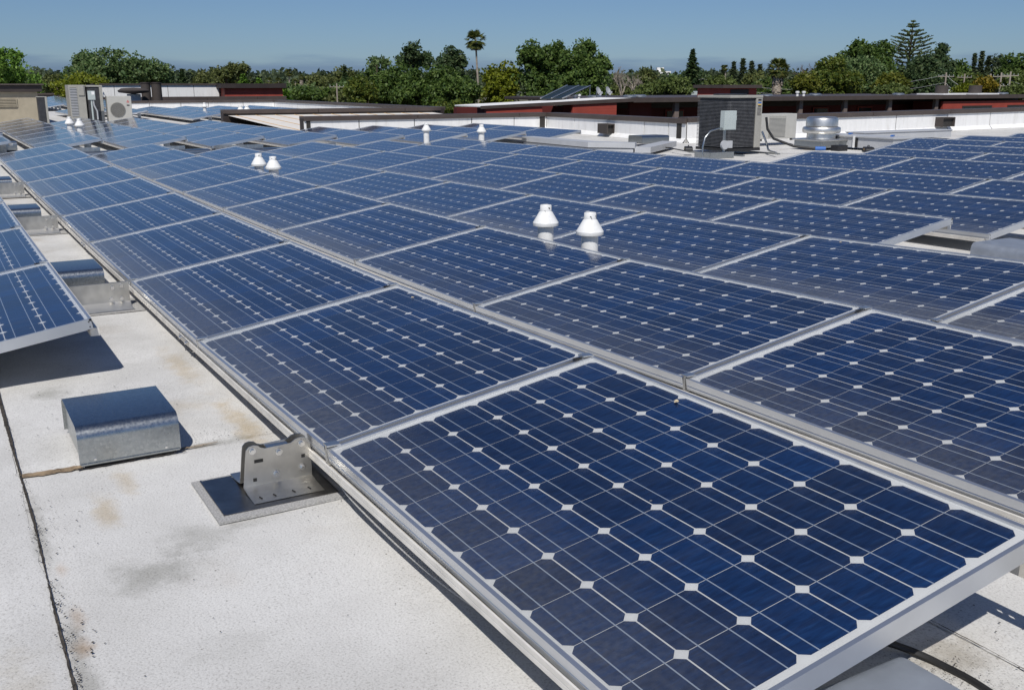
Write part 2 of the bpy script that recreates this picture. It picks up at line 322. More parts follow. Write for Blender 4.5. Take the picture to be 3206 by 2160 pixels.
def structure(o): o['kind'] = 'structure'; return o
ORD = ['zeroth', 'first', 'second', 'third', 'fourth', 'fifth', 'sixth', 'seventh', 'eighth', 'ninth', 'tenth', 'eleventh', 'twelfth', 'thirteenth', 'fourteenth', 'fifteenth']

# ------------------------------------------------------------------ roof shape
GX = [(-30, .10), (1, .10), (2.75, .09), (4.42, .06), (6.1, .03), (9.4, -.02), (12.8, -.06), (16.1, -.09), (18, -.09), (24, -.05), (30, 0), (90, 0)]
def interp(tab, x):
    if x <= tab[0][0]: return tab[0][1]
    for (a, p), (b_, q) in zip(tab, tab[1:]):
        if x <= b_: return p+(q-p)*(x-a)/(b_-a)
    return tab[-1][1]
def roofz(x, y):
    s_ = min(1, max(0, (-y-.9)/7)); z = s_*interp(GX, x)
    if y < -13: z += .0075*(-13-y)
    return z

# ------------------------------------------------------------------ ground, roof, parapets
g = MB(); g.quad((-3000, -3000, -6.6), (3000, -3000, -6.6), (3000, 3000, -6.6), (-3000, 3000, -6.6), 'ground_dry')
structure(g.build('ground'))
def patch(mb, x0, x1, y0, y1, step, mat):
    nx = max(1, round((x1-x0)/step)); ny = max(1, round((y1-y0)/step)); vs = []; fs = []
    for j in range(ny+1):
        for i in range(nx+1):
            x = x0+(x1-x0)*i/nx; y = y0+(y1-y0)*j/ny; vs.append((x, y, roofz(x, y)))
    for j in range(ny):
        for i in range(nx):
            a = j*(nx+1)+i; fs.append((a, a+1, a+nx+2, a+nx+1))
    mb.add(vs, fs, mat)
rf = MB()
patch(rf, -8, 18.02, -46, 9, .7, 'roof_a')
patch(rf, 18.02, 24.02, -15.05, 9, .8, 'roof_a')
patch(rf, 24.02, 50.6, -8.05, 9, 1.2, 'roof_a')
patch(rf, 31.9, 50.6, -15.5, -8.05, 1.2, 'roof_a')
patch(rf, 50.6, 90, -9, 9, 3, 'roof_a')
roof = structure(rf.build('roof'))
# overlapping cap sheets in the foreground, each a few millimetres thick, with dirt along the laps
def sheet(x0, x1, y0, y1, z, mat, wob=.006):
    mb = MB(); nx = max(2, int((x1-x0)/.09)); ny = max(2, int((y1-y0)/.09)); vs = []; fs = []
    rnd = random.Random(int((x0*7+y0*13)*100))
    ey0 = [rnd.uniform(-wob, wob) for _ in range(nx+1)]; ey1 = [rnd.uniform(-wob, wob) for _ in range(nx+1)]
    for j in range(ny+1):
        for i in range(nx+1):
            x = x0+(x1-x0)*i/nx; y = y0+(y1-y0)*j/ny
            if j == 0: y += ey0[i]
            if j == ny: y += ey1[i]
            edge = i in (0, nx) or j in (0, ny)
            vs.append((x, y, roofz(x, y)+(z-.0035 if edge else z)+.0012*math.sin(x*9+y*5)*math.sin(y*11)))
    for j in range(ny):
        for i in range(nx):
            a = j*(nx+1)+i; fs.append((a, a+1, a+nx+2, a+nx+1))
    mb.add(vs, fs, mat); return mb
sheet(-1.5, 12.0, -.125, .90, .0085, 'roof_b').build('membrane_sheet', roof)
sheet(3.42, 12.0, -1.16, -.112, .0045, 'roof_a').build('membrane_sheet', roof)
sheet(-1.5, 3.40, -1.16, -.112, .0065, 'roof_b').build('membrane_sheet', roof)
sheet(-1.5, 4.6, -1.88, -1.14, .0040, 'roof_a').build('membrane_sheet', roof)
sheet(-1.5, 6.6, -3.0, -1.90, .0062, 'roof_b').build('membrane_sheet', roof)
def dirt_line(name, pts, wd, mat, seed, lift=.009, jag=1.0):
    rnd = random.Random(seed); mb = MB(); P = []
    for (x0, y0), (x1, y1) in zip(pts, pts[1:]):
        k = max(2, int(math.hypot(x1-x0, y1-y0)/.012))
        for i in range(k): P.append((x0+(x1-x0)*i/k, y0+(y1-y0)*i/k))
    vs = []; fs = []; wv = wd; L = len(P)
    for i, (x, y) in enumerate(P):
        dxx = P[min(i+1, L-1)][0]-P[max(i-1, 0)][0]; dyy = P[min(i+1, L-1)][1]-P[max(i-1, 0)][1]; q = math.hypot(dxx, dyy) or 1
        nx_, ny_ = -dyy/q, dxx/q
        wv = max(wd*.12, min(wd*2.2, wv+rnd.uniform(-.4, .4)*wd*jag)); c = rnd.uniform(-.15, .15)*wd
        z = roofz(x, y)+lift
        vs += [(x+nx_*(c+wv/2), y+ny_*(c+wv/2), z), (x+nx_*(c-wv/2), y+ny_*(c-wv/2), z-.0006)]
    fs = [(2*i, 2*i+1, 2*i+3, 2*i+2) for i in range(L-1)]
    mb.add(vs, fs, mat); o = mb.build(name, roof); return o
dirt_line('lap_dirt', [(5.2, -.128), (3.6, -.130), (3.0, -.134), (2.4, -.127), (1.4, -.126)], .006, 'seam_dirt', 3, .0099, .5)
dirt_line('lap_dirt', [(3.403, -.13), (3.395, -.33)], .030, 'seam_mud', 5, .0097, .4)
dirt_line('lap_dirt', [(3.40, -.58), (3.41, -.78)], .026, 'seam_mud', 8, .0097, .8)
dirt_line('lap_dirt', [(3.375, -.30), (3.372, -.66)], .018, 'seam_dirt', 9, .0104, .8)
dirt_line('lap_dirt', [(1.9, -1.88), (1.42, -1.90), (1.18, -1.905), (.9, -1.90)], .005, 'seam_dirt', 11, .0085, .8)
# splashes of grime beside the laps: loose flecks
fl = MB(); rnd = random.Random(4)
def flecks(cx, cy, rx, ry, k, s0, s1, mat='seam_dirt'):
    for _ in range(k):
        a = rnd.gauss(0, .5); bb = rnd.gauss(0, .5); x = cx+a*rx; y = cy+bb*ry; z = roofz(x, y)+.0112; s = rnd.uniform(s0, s1)
        p = [(x+s*math.cos(t+rnd.uniform(-.4, .4))*rnd.uniform(.5, 1.2), y+s*math.sin(t)*rnd.uniform(.5, 1.2), z) for t in (0, 1.26, 2.5, 3.8, 5)]
        fl.add(p, [(0, 1, 2, 3, 4)], mat)
for q in range(90):
    x_ = rnd.uniform(1.6, 4.2); flecks(x_, -.131+rnd.uniform(-.003, .003), .02, .012, 3, .0008, .0035)
for cx_, k_ in ((3.32, 30), (2.95, 34), (2.45, 26), (2.1, 34), (2.25, 24)): flecks(cx_, -.137, .06, .012, k_, .0008, .003)
flecks(2.95, -.18, .25, .07, 60, .001, .0035); flecks(2.3, -.15, .3, .05, 70, .001, .004); flecks(3.4, -.55, .05, .35, 60, .001, .004)
flecks(3.5, -.75, .12, .15, 70, .001, .003); flecks(2.4, -.75, 1.2, .6, 60, .001, .003); flecks(1.15, -1.75, .12, .10, 260, .0008, .0022)
flecks(1.1, -1.9, .4, .25, 60, .001, .003); flecks(4.2, -.45, .5, .5, 60, .0015, .004); flecks(2.85, -.82, .3, .2, 40, .001, .003)
o = fl.build('grime_flecks', roof); o['kind'] = 'stuff'

def wallbox(mb, p0, p1, ofs0, ofs1, zb0, zb1, zt0, zt1, mat):
    """box between p0 and p1 (xy); ofs = signed offset range along the left normal"""
    d = Vector((p1[0]-p0[0], p1[1]-p0[1])).normalized(); nn = Vector((-d.y, d.x))
    q = lambda p, o, z: (p[0]+nn.x*o, p[1]+nn.y*o, z)
    vs = [q(p0, ofs0, zb0), q(p1, ofs0, zb1), q(p0, ofs1, zb0), q(p1, ofs1, zb1), q(p0, ofs0, zt0), q(p1, ofs0, zt1), q(p0, ofs1, zt0), q(p1, ofs1, zt1)]
    mb.add(vs, [(0, 2, 3, 1), (4, 5, 7, 6), (0, 1, 5, 4), (2, 6, 7, 3), (0, 4, 6, 2), (1, 3, 7, 5)], mat)
def parapet(label, p0, p1, z0, z1, inner, cap=.11, seams=(1.3, 1.9), outside=None, seed=1, base=None, black=()):
    """inner = +1 when the roof is on the left of p0->p1.  White sheets inside, brown metal cap, drop outside."""
    rnd = random.Random(seed); t = thing('parapet_wall', label, 'wall', (p0[0], p0[1], 0)); ox, oy = p0
    L = math.hypot(p1[0]-p0[0], p1[1]-p0[1]); a = (0, 0); e = (p1[0]-ox, p1[1]-oy)
    def P(s_): return (e[0]*s_/L, e[1]*s_/L)
    core = MB(); wallbox(core, a, e, -inner*.28, -inner*.012, -6.6, -6.6, z0-cap*.5, z1-cap*.5, outside or 'dark_brown'); core.build('wall_core', t)
    s_ = 0
    while s_ < L-.05:
        e_ = min(L, s_+rnd.uniform(*seams))
        if L-e_ < .5: e_ = L
        mb = MB(); zz = lambda k: z0+(z1-z0)*k/L
        b0 = roofz(ox+P(s_)[0], oy+P(s_)[1]) if base is None else base; b1 = roofz(ox+P(e_)[0], oy+P(e_)[1]) if base is None else base
        wallbox(mb, P(s_+.012), P(e_-.012), -inner*.01, inner*rnd.uniform(.0, .008), b0-.03, b1-.03, zz(s_)-cap*.6, zz(e_)-cap*.6, 'white_wall')
        d = Vector(P(1)); nn = Vector((-d.y, d.x))*inner
        q = lambda k, o, z: (P(k)[0]+nn.x*o, P(k)[1]+nn.y*o, z)
        mb.quad(q(s_+.012, .005, b0+.11), q(s_+.012, .10, b0+.004), q(e_-.012, .10, b1+.004), q(e_-.012, .005, b1+.11), 'white_wall')
        mb.build('flashing_sheet', t); s_ = e_
    back = MB(); wallbox(back, a, e, -inner*.012, -inner*.011, -.1, -.1, z0-cap*.6, z1-cap*.6, 'sealant'); back.build('seam_backing', t)
    cp = MB(); s_ = 0
    while s_ < L-.01:
        e_ = min(L, s_+3.05); cp = MB(); zz = lambda k: z0+(z1-z0)*k/L
        wallbox(cp, P(s_+.008), P(e_-.008), -inner*.33, inner*.045, zz(s_)-cap, zz(e_)-cap, zz(s_), zz(e_), 'brown_cap'); cp.build('cap_flashing', t, bevel=.006); s_ = e_
    for k, wd, mat in black:
        mb = MB(); zz = z0+(z1-z0)*k/L; b0 = roofz(ox+P(k)[0], oy+P(k)[1])
        wallbox(mb, P(k-wd/2), P(k+wd/2), 0, inner*.022, b0-.02, b0-.02, zz-cap*.8, zz-cap*.8, mat); mb.build('sealant_strip', t)
    return t
XA, YA = 24.02, -15.05
par1 = parapet('white parapet with brown cap across the middle, behind the panel rows', (XA, -8.05), (XA, YA), .47, .47, -1, seed=3, black=((.12, .1, 'sealant'), (6.85, .16, 'sealant')))
par2 = parapet('white parapet with brown cap running from roof corner towards the large condenser', (XA, YA), (18.02, YA), .47, .47, -1, seed=5, seams=(.9, 1.7), black=((5.75, .16, 'sealant'),))
par3 = parapet('white parapet with brown cap behind the silver exhaust fan at right', (18.02, YA), (18.02, -46), .50, .70, -1, seed=8, seams=(1.4, 2.4))
par4 = parapet('brown fascia wall beyond the orange striped sheet roof', (31.9, -8.05), (31.9, -15.5), .47, .47, 1, seed=9, cap=.12, outside='dark_brown')
par5 = parapet('white parapet with brown cap receding behind the striped sheet roof', (31.9, -15.5), (50.6, -15.5), .47, .47, 1, seed=10)
par6 = parapet('white parapet behind the farthest wavy panel rows', (50.6, -15.5), (50.6, -8.6), .47, .47, 1, seed=12)
par7 = parapet('long dark capped parapet behind the farthest white parapet', (63, -9), (63, -20), .50, .50, 1, seed=13, cap=.22, base=0)
par8 = parapet('low white parapet behind the panels left of the condenser', (78, -2), (78, -12), .62, .62, 1, seed=14, base=0)
# scupper boxes in the parapets
def scupper(label, loc, sx, sy, sz, mat='dusty_brown'):
    t = thing('roof_scupper', label, 'scupper', loc); mb = MB()
    mb.box(-sx/2, sx/2, -sy/2, -sy/2+.03, 0, sz, mat); mb.box(-sx/2, sx/2, sy/2-.03, sy/2, 0, sz, mat); mb.box(-sx/2, sx/2, -sy/2+.03, sy/2-.03, sz-.03, sz, mat); mb.build('rim', t)
    mb = MB(); mb.box(-sx/2+.06, sx/2-.02, -sy/2+.031, sy/2-.031, .0, sz-.031, 'sealant'); mb.build('opening', t)
scupper('dark patched scupper in white parapet above the cable tray', (21.0, -14.93, .03), .42, .24, .24)
scupper('dark scupper opening in white parapet right of the duct', (17.9, -23.9, .12), .24, .52, .25)
scupper('dark scupper in white parapet at the right edge', (17.9, -29.3, .18), .24, .55, .27)

# orange striped sheet roof between the parapets
t = thing('sheet_roof', 'white sheet roof with orange stripes between brown parapets', 'roof', (24.3, -8.2, 0))
mb = MB(); mb.quad((0, 0, .03), (0, -7.0, .03), (7.5, -7.0, .30), (7.5, 0, .30), 'sheet_white'); mb.build('deck', t)
for i in range(11):
    y = -.25-.62*i; mb = MB(); mb.add([(0, y-.016, .034), (0, y, .042), (0, y+.016, .034), (7.5, y-.016, .304), (7.5, y, .312), (7.5, y+.016, .304)], [(0, 3, 4, 1), (1, 4, 5, 2)], 'orange_line'); mb.build('stripe', t)

# ------------------------------------------------------------------ solar panels
PL, PW, PITCH_X, TILT = 1.650, .990, 1.67, .1622
CP = .158; CSX, CSY = .1562, .1543; CH = .0165
def octa(cx, cy, z): 
    h = CSX/2; v = CSY/2; c = CH
    return [(cx-h+c, cy-v, z), (cx+h-c, cy-v, z), (cx+h, cy-v+c, z), (cx+h, cy+v-c, z), (cx+h-c, cy+v, z), (cx-h+c, cy+v, z), (cx-h, cy+v-c, z), (cx-h, cy-v+c, z)]
CELLS = [((i-4.5)*CP, (j-2.5)*CP) for i in range(10) for j in range(6)]
mb = MB(); mb.add(octa(0, 0, 0)+octa(0, 0, -.0003), [tuple(range(8))]+[(i+8, (i+1) % 8+8, (i+1) % 8, i) for i in range(8)], 'silicon'); ME_CELL = mb.mesh('solar_cell')
mb = MB()
for cx, cy in CELLS: mb.add(octa(cx, cy, 0), [tuple(range(8))], 'silicon')
ME_CELLS = mb.mesh('solar_cells')
BB = [(j-2.5)*CP+s_*.039 for j in range(6) for s_ in (-1, 1)]
mb = MB(); mb.box(-.79, .79, -.0015, .0015, -.0003, 0, 'busbar_metal'); ME_BB = mb.mesh('busbar')
mb = MB()
for y in BB: mb.quad((-.79, y-.0015, 0), (.79, y-.0015, 0), (.79, y+.0015, 0), (-.79, y+.0015, 0), 'busbar_metal')
ME_BBS = mb.mesh('busbars')
mb = MB(); a, b_ = PL/2-.009, PW/2-.009
mb.quad((-a, -b_, 0), (a, -b_, 0), (a, b_, 0), (-a, b_, 0), 'cover_glass'); ME_GLASS = mb.mesh('cover_glass')
mb = MB(); mb.box(-a, a, -b_, b_, -.004, 0, 'backsheet'); mb.box(-.06, .06, .30, .42, -.03, -.0045, 'black_plastic'); ME_BACK = mb.mesh('backsheet')
mb = MB(); LW, FD = .011, .046
for s_ in (-1, 1):
    prof = [(s_*PW/2, 0), (s_*PW/2, -.026), (s_*(PW/2-.0018), -.028), (s_*PW/2, -.030), (s_*PW/2, -FD), (s_*(PW/2-.028), -FD), (s_*(PW/2-.028), -FD+.002), (s_*(PW/2-.003), -FD+.002), (s_*(PW/2-.003), -.010), (s_*(PW/2-LW), -.010), (s_*(PW/2-LW), 0)]
    if s_ > 0: prof = prof[::-1]
    mb.extr_x(prof, -PL/2, PL/2, 'frame_alu')
    prof = [(s_*PL/2, 0), (s_*PL/2, -FD), (s_*(PL/2-.028), -FD), (s_*(PL/2-.028), -FD+.002), (s_*(PL/2-.003), -FD+.002), (s_*(PL/2-.003), -.010), (s_*(PL/2-LW), -.010), (s_*(PL/2-LW), 0)]
    if s_ > 0: prof = prof[::-1]
    mb.extr_y(prof, -PW/2+LW+.0004, PW/2-LW-.0004, 'frame_alu')
    for q in (-1, 1):            # corner key screws on the short ends
        for zz in (-.012, -.034):
            mb.tube([(s_*(PL/2-.001), q*(PW/2-.014), zz), (s_*(PL/2+.0012), q*(PW/2-.014), zz)], .0032, 'black_hole', 6)
# close the short ends over the corners
for s_ in (-1, 1):
    for q in (-1, 1):
        y0, y1 = sorted((q*(PW/2-LW-.0002), q*(PW/2-.0003))); mb.box(min(s_*PL/2, s_*(PL/2-.003)), max(s_*PL/2, s_*(PL/2-.003)), y0, y1, -FD+.003, -.0006, 'frame_alu')
ME_FRAME = mb.mesh('frame')
PANELS = []
def panel(xn, xf, ylow, zn, zf, label, group, near):
    ex = Vector((-(xf-xn), 0, zn-zf)).normalized(); ey = Vector((0, -math.cos(TILT), math.sin(TILT)))
    ez = ex.cross(ey).normalized(); ey = ez.cross(ex)
    c = Vector(((xn+xf)/2, ylow, (zn+zf)/2))+ey*(PW/2)
    mtx = Matrix((ex, ey, ez)).transposed().to_4x4(); mtx.translation = c
    t = link('solar_panel', None); t.matrix_world = mtx; t.empty_display_size = .1; tag(t, label, 'solar panel', group)
    link('frame', ME_FRAME, t)
    o = link('backsheet', ME_BACK, t); o.location = (0, 0, -.0075)
    if near:
        for cx, cy in CELLS:
            o = link('solar_cell', ME_CELL, t); o.location = (cx, cy, -.0071)
        for y in BB:
            o = link('busbar', ME_BB, t); o.location = (0, y, -.0067)
    else:
        o = link('solar_cells', ME_CELLS, t); o.location = (0, 0, -.0070); o['kind'] = 'stuff'
        o = link('busbars', ME_BBS, t); o.location = (0, 0, -.0064); o['kind'] = 'stuff'
    o = link('cover_glass', ME_GLASS, t); o.location = (0, 0, -.0030)
    PANELS.append(t); return t
ZT = {1: [.176, .168, .133, .125, .125, .131, .137, .144, .153, .160, .165], 2: [.196, .180, .138, .122, .116, .114, .113, .113, .114, .114, .114],
      3: [.257, .226, .167, .135, .112, .094, .077, .060, .045, .029, .03], 4: [.263, .235, .180, .152, .133, .120, .106, .093, .082, .070, .065],
      5: [.284, .252, .194, .162, .140, .122, .105, .089, .074, .058, .055], 6: [.317, .283, .222, .188, .163, .142, .122, .104, .086, .067, .06]}
ZT[0] = [z-.01 for z in ZT[1]]
X0, Y1, PY = 2.751, -.937, 1.3998
def rowY(i): return Y1-(i-1)*PY

def racking(name_label, xs, zs, ylow, beams=True, beam_x=None, group='racking under the panel rows'):
    """front and rear rails, clamps at the seams, rear legs"""
    t = thing('panel_racking', name_label, 'racking', (xs[0], ylow, 0), group)
    def zat(x): return interp(list(zip(xs, zs)), x)
    O = Vector((xs[0], ylow, 0)); ct, st_ = math.cos(TILT), math.sin(TILT)
    front = [(.0006, -.036), (.0045, -.038), (.0045, -.050), (.0030, -.0515), (.0045, -.053), (.0045, -.064), (-.050, -.064), (-.050, -.049), (.0006, -.049)]
    n_ = len(xs)-1; k = 0; rr_ = random.Random(int(-ylow*100))
    while k < n_:
        k2 = min(n_, k+2); a = xs[k]+.012+(0 if k else .03)+.25*(k > 0); b2 = xs[k2]-.012+(.25 if k2 < n_ else .02)
        for pr, yb, zb, nm in ((front, 0, 0, 'front_rail'), ([(-.03, -.05), (.006, -.05), (.006, -.085), (-.03, -.085)], -PW*ct, PW*st_, 'rear_rail')):
            mb = MB(); q = len(pr); vs = []
            for x in (a, b2):
                vs += [(x-O.x, yb+y, zat(x)+zb+z) for y, z in pr]
            mb.add(vs, [(i, (i+1) % q, (i+1) % q+q, i+q) for i in range(q)]+[tuple(range(q))[::-1], tuple(range(q, 2*q))], 'rail_alu'); mb.build(nm, t)
        if k2 < n_:
            mb = MB(); x = b2+.006; mb.box(x-O.x-.10, x-O.x+.10, .0046, .0085, zat(x)-.060, zat(x)-.038, 'stainless'); mb.build('splice_plate', t)
            mb = MB()
            for s_ in (-.06, .06): mb.tube([(x-O.x+s_, .008, zat(x)-.049), (x-O.x+s_, .016, zat(x)-.049)], .008, 'bolt_steel', 8)
            mb.build('bolt', t)
        k = k2
    for j, x in enumerate(xs):
        if 0 < j < n_:
            for yb, zb in ((-.022*ct, .022*st_), (-(PW-.022)*ct, (PW-.022)*st_)):
                mb = MB(); z = zat(x)+zb; mb.box(x-O.x-.017, x-O.x+.017, yb-.022, yb+.022, z+.003, z+.0075, 'aluminium'); mb.box(x-O.x-.006, x-O.x+.006, yb-.02, yb+.02, z-.06, z+.0029, 'aluminium')
                if yb < -.5: mb.box(x-O.x-.0085, x-O.x+.0085, yb+.0225, yb+.050, z-.004, z-.001, 'black_hole')
                mb.build('clamp', t)
        if j == 0: continue
        zr = roofz(x, ylow-PW*ct); zt = zat(x)+PW*st_-.086
        if zt-zr > .04:
            mb = MB(); mb.box(x-O.x-.104, x-O.x-.10, -PW*ct-.03, -PW*ct+.09, zr+.012, zt, 'stainless'); mb.box(x-O.x-.104, x-O.x+.02, -PW*ct-.06, -PW*ct+.12, zr+.008, zr+.0115, 'stainless'); mb.build('rear_leg', t)
    return t
# main array
def row_words(i): return 'leftmost row' if i == 0 else ORD[i+1]+' row from left'
for i in range(0, 7):
    if i == 6: pass
    ks = {0: range(1, 7), 1: range(-1, 9), 2: range(-1, 9), 3: range(-1, 9), 4: range(1, 9), 5: range(1, 9), 6: range(1, 9)}[i]
    zs = ZT[i]; y = rowY(i)
    for c, k in enumerate(ks):
        xn = X0+k*PITCH_X
        cx, cy = xn+.8, y-.5; dist = math.hypot(cx, cy); near = dist < 8.2 and not (i == 0 and k > 2)
        panel(xn, xn+PITCH_X, y, zs[k+1], zs[k+2] if k+2 < len(zs) else zs[-1], 'blue solar panel, %s from near end of the main array\'s %s' % (ORD[c+1], row_words(i)), 'solar panels of the main array', near)
    kk = list(ks)+[ks[-1]+1]
    racking('aluminium rails under the %s of the main array' % row_words(i), [X0+k*PITCH_X for k in kk], [zs[min(k+1, len(zs)-1)] for k in kk], y)
# right wing of the main array, next to the condenser
for i in range(7, 15):
    y = rowY(i); last = 4 if i < 10 else 5; xo = .33; zl = .205 + .004*(i-7)
    zf = lambda k: zl+.02*(4-k)
    first = 1 if i < 9 else 2
    for c, k in enumerate(range(first, last)):
        xn = X0+xo+k*PITCH_X
        panel(xn, xn+PITCH_X, y, zf(k), zf(k+1), 'blue solar panel, %s from near end of the right wing\'s %s' % (ORD[c+1], ORD[i-6]+' row from left'), 'solar panels of the right wing', False)
    kk = list(range(first, last+1))
    racking('aluminium rails under the right wing\'s %s row' % ORD[i-6], [X0+xo+k*PITCH_X for k in kk], [zf(k) for k in kk], y)
# second array past the walkway
for r_ in range(0, 8):
    y = -1.63-1.4*r_ + (1.4 if False else 0); cnt = (8 if r_ < 3 else 6) if r_ < 4 else 3; zl = .19-.016*r_ if r_ < 4 else .105
    for c in range(cnt):
        xn = 18.38+c*PITCH_X
        panel(xn, xn+PITCH_X, y, zl-.004*c, zl-.004*(c+1), 'blue solar panel past the walkway, %s from near end of its %s row' % (ORD[c+1], ORD[r_+1]), 'solar panels past the walkway', False)
    racking('aluminium rails under the %s row past the walkway' % ORD[r_+1], [18.38+c*PITCH_X for c in range(cnt+1)], [zl-.004*c for c in range(cnt+1)], y)
for c in range(8):
    xn = 18.38+c*PITCH_X
    panel(xn, xn+PITCH_X, -.23, .19, .19, 'blue solar panel past the walkway, %s from near end of the row at left edge' % ORD[c+1], 'solar panels past the walkway', False)
racking('aluminium rails under the row past the walkway at left edge', [18.38+c*PITCH_X for c in range(9)], [.19]*9, -.23)
# third array in front of the far white parapet
for r_ in range(6):
    y = -4.72-1.4*r_; n0 = 3 if r_ < 2 else 0
    for c in range(n0, 7):
        xn = 33.4+c*PITCH_X
        panel(xn, xn+PITCH_X, y, .165, .165, 'blue solar panel in front of far white parapet, %s from near end, %s row' % (ORD[c+1], ORD[r_+1]), 'solar panels in front of the far parapet', False)
    racking('aluminium rails under the %s row by the far white parapet' % ORD[r_+1], [33.4+c*PITCH_X for c in range(n0, 8)], [.165]*(8-n0), y)
# fourth array, far left
for r_ in range(3):
    y = -4.9-1.4*r_
    for c in range(0, 10):
        xn = 52+c*PITCH_X
        panel(xn, xn+PITCH_X, y, .17+.02*c, .17+.02*(c+1), 'distant solar panel left of the condenser, %s from near end of %s row' % (ORD[c+1], ORD[r_+1]), 'distant solar panels left of the condenser', False)
    racking('aluminium rails under the %s distant row left of the condenser' % ORD[r_+1], [52+c*PITCH_X for c in range(11)], [.17+.02*c for c in range(11)], y)

# ------------------------------------------------------------------ things on the roof near the camera
# foreground mounting bracket on its flashing
BX, BZ = 2.895, 0.0
t = thing('mounting_bracket', 'stainless steel bracket bolted on grey flashing pad beside the front panels', 'bracket', (BX, -.80, 0))
mb = MB(); mb.box(-.185, .165, -.19, .205, .009, .0165, 'pad_grey'); mb.build('flashing_pad', t)
mb = MB(); mb.box(-.148, .150, -.175, .182, .0168, .0195, 'plate_steel'); mb.box(-.148, .150, .176, .182, .0196, .022, 'plate_steel'); mb.build('base_plate', t, bevel=.001)
PR = [(.082, .030), (.070, .130), (.067, .150), (.058, .160), (.044, .163), (.030, .160), (.020, .151), (.008, .147), (-.075, .150), (-.090, .160), (-.105, .163), (-.122, .160), (-.134, .150), (-.138, .130), (-.138, .030)]
for nm, x in (('front_plate', 0.0), ('rear_plate', .042)):
    mb = MB(); k = len(PR); vs = [(x, y, z) for y, z in PR]+[(x+.003, y, z) for y, z in PR]
    mb.add(vs, [tuple(range(k)), tuple(range(k, 2*k))[::-1]]+[(i, i+k, (i+1) % k+k, (i+1) % k) for i in range(k)], 'stainless'); mb.build(nm, t)
for nm, sg, xx in (('foot_flange', -1, 0.0), ('rear_flange', 1, .045)):
    mb = MB(); pts = [(0, .0305), (.012, .0290), (.04, .0245), (.07, .0222), (.118, .0212)]; vs = []
    for d_, z in pts: vs += [(xx+sg*d_, .082, z), (xx+sg*d_, -.138, z), (xx+sg*d_, .082, z-.0016), (xx+sg*d_, -.138, z-.0016)]
    fs = []
    for i in range(len(pts)-1): a = i*4; fs += [(a, a+4, a+5, a+1), (a+2, a+3, a+7, a+6), (a, a+2, a+6, a+4), (a+1, a+5, a+7, a+3)]
    mb.add(vs, fs, 'stainless'); mb.build(nm, t)
mb = MB(); mb.box(.0031, .0419, -.07, .0, .143, .1455, 'stainless'); mb.build('spacer', t)
for y, z in ((-.035, .128), (-.108, .143), (-.108, .062), (-.022, .058), (.048, .146)):
    mb = MB(); mb.tube([(-.001, y, z), (-.0035, y, z)], .0115, 'bolt_steel', 14); mb.tube([(-.0036, y, z), (-.011, y, z)], .0075, 'bolt_steel', 6); mb.build('bolt', t)
for y, z, wd in ((.030, .110, .014), (-.112, .100, .006), (.045, .050, .006)):
    mb = MB(); mb.box(-.0012, -.0004, y-wd, y+wd, z-.0055, z+.0055, 'black_hole'); mb.build('bolt_hole', t, bevel=.0004)
for y in (.055, .012, -.048, -.098):
    mb = MB(); mb.bar((-.075, y, .0238), (-.092, y-.004, .0235), .003, .002, 'black_hole'); mb.build('weld_mark', t)
# white cable slung along the front rail
def cable(name, label, pts, rad, mat, cat='cable', n=8):
    P = [Vector(p) for p in pts]; Q = []
    for i in range(len(P)-1):
        p0, p1, p2, p3 = P[max(i-1, 0)], P[i], P[i+1], P[min(i+2, len(P)-1)]
        for k in range(8):
            u = k/8; Q.append(.5*((2*p1)+(p2-p0)*u+(2*p0-5*p1+4*p2-p3)*u*u+(3*p1-p0-3*p2+p3)*u**3))
    Q.append(P[-1]); mb = MB(); mb.tube(Q, rad, mat, n); o = mb.build(name, smooth=True); return tag(o, label, cat)
cable('slack_cable', 'pale cable sagging under the front rail of the nearest panel', [(2.74, -.955, .085), (2.6, -.945, .070), (2.42, -.95, .055), (2.2, -.955, .05), (1.98, -.957, .06), (1.75, -.96, .085)], .003, 'pad_grey')
cable('black_cable', 'black cable curving over the roof at bottom right', [(1.5, -1.55, .05), (1.32, -1.66, .055), (1.25, -1.74, .03), (1.17, -1.765, .022), (1.08, -1.765, .022), (.90, -1.73, .022), (.6, -1.6, .022)], .0085, 'black_plastic')

# rear splice plate sticking out past the nearest panel
t = cross_beam_plate = thing('rail_extension', 'perforated rail end sticking out behind the nearest panel', 'rail', (0, -1.975, 0))
mb = MB(); zb, zt = .185, .30
for a, b2 in ((.45, 1.076), (1.094, 1.107), (1.125, 1.40)): mb.box(a, b2, -.003, 0, zb, zt, 'rail_alu')
for a, b2 in ((1.076, 1.094), (1.107, 1.125)): mb.box(a, b2, -.003, 0, zb, .232, 'rail_alu'); mb.box(a, b2, -.003, 0, .250, zt, 'rail_alu')
mb.build('web_plate', t)
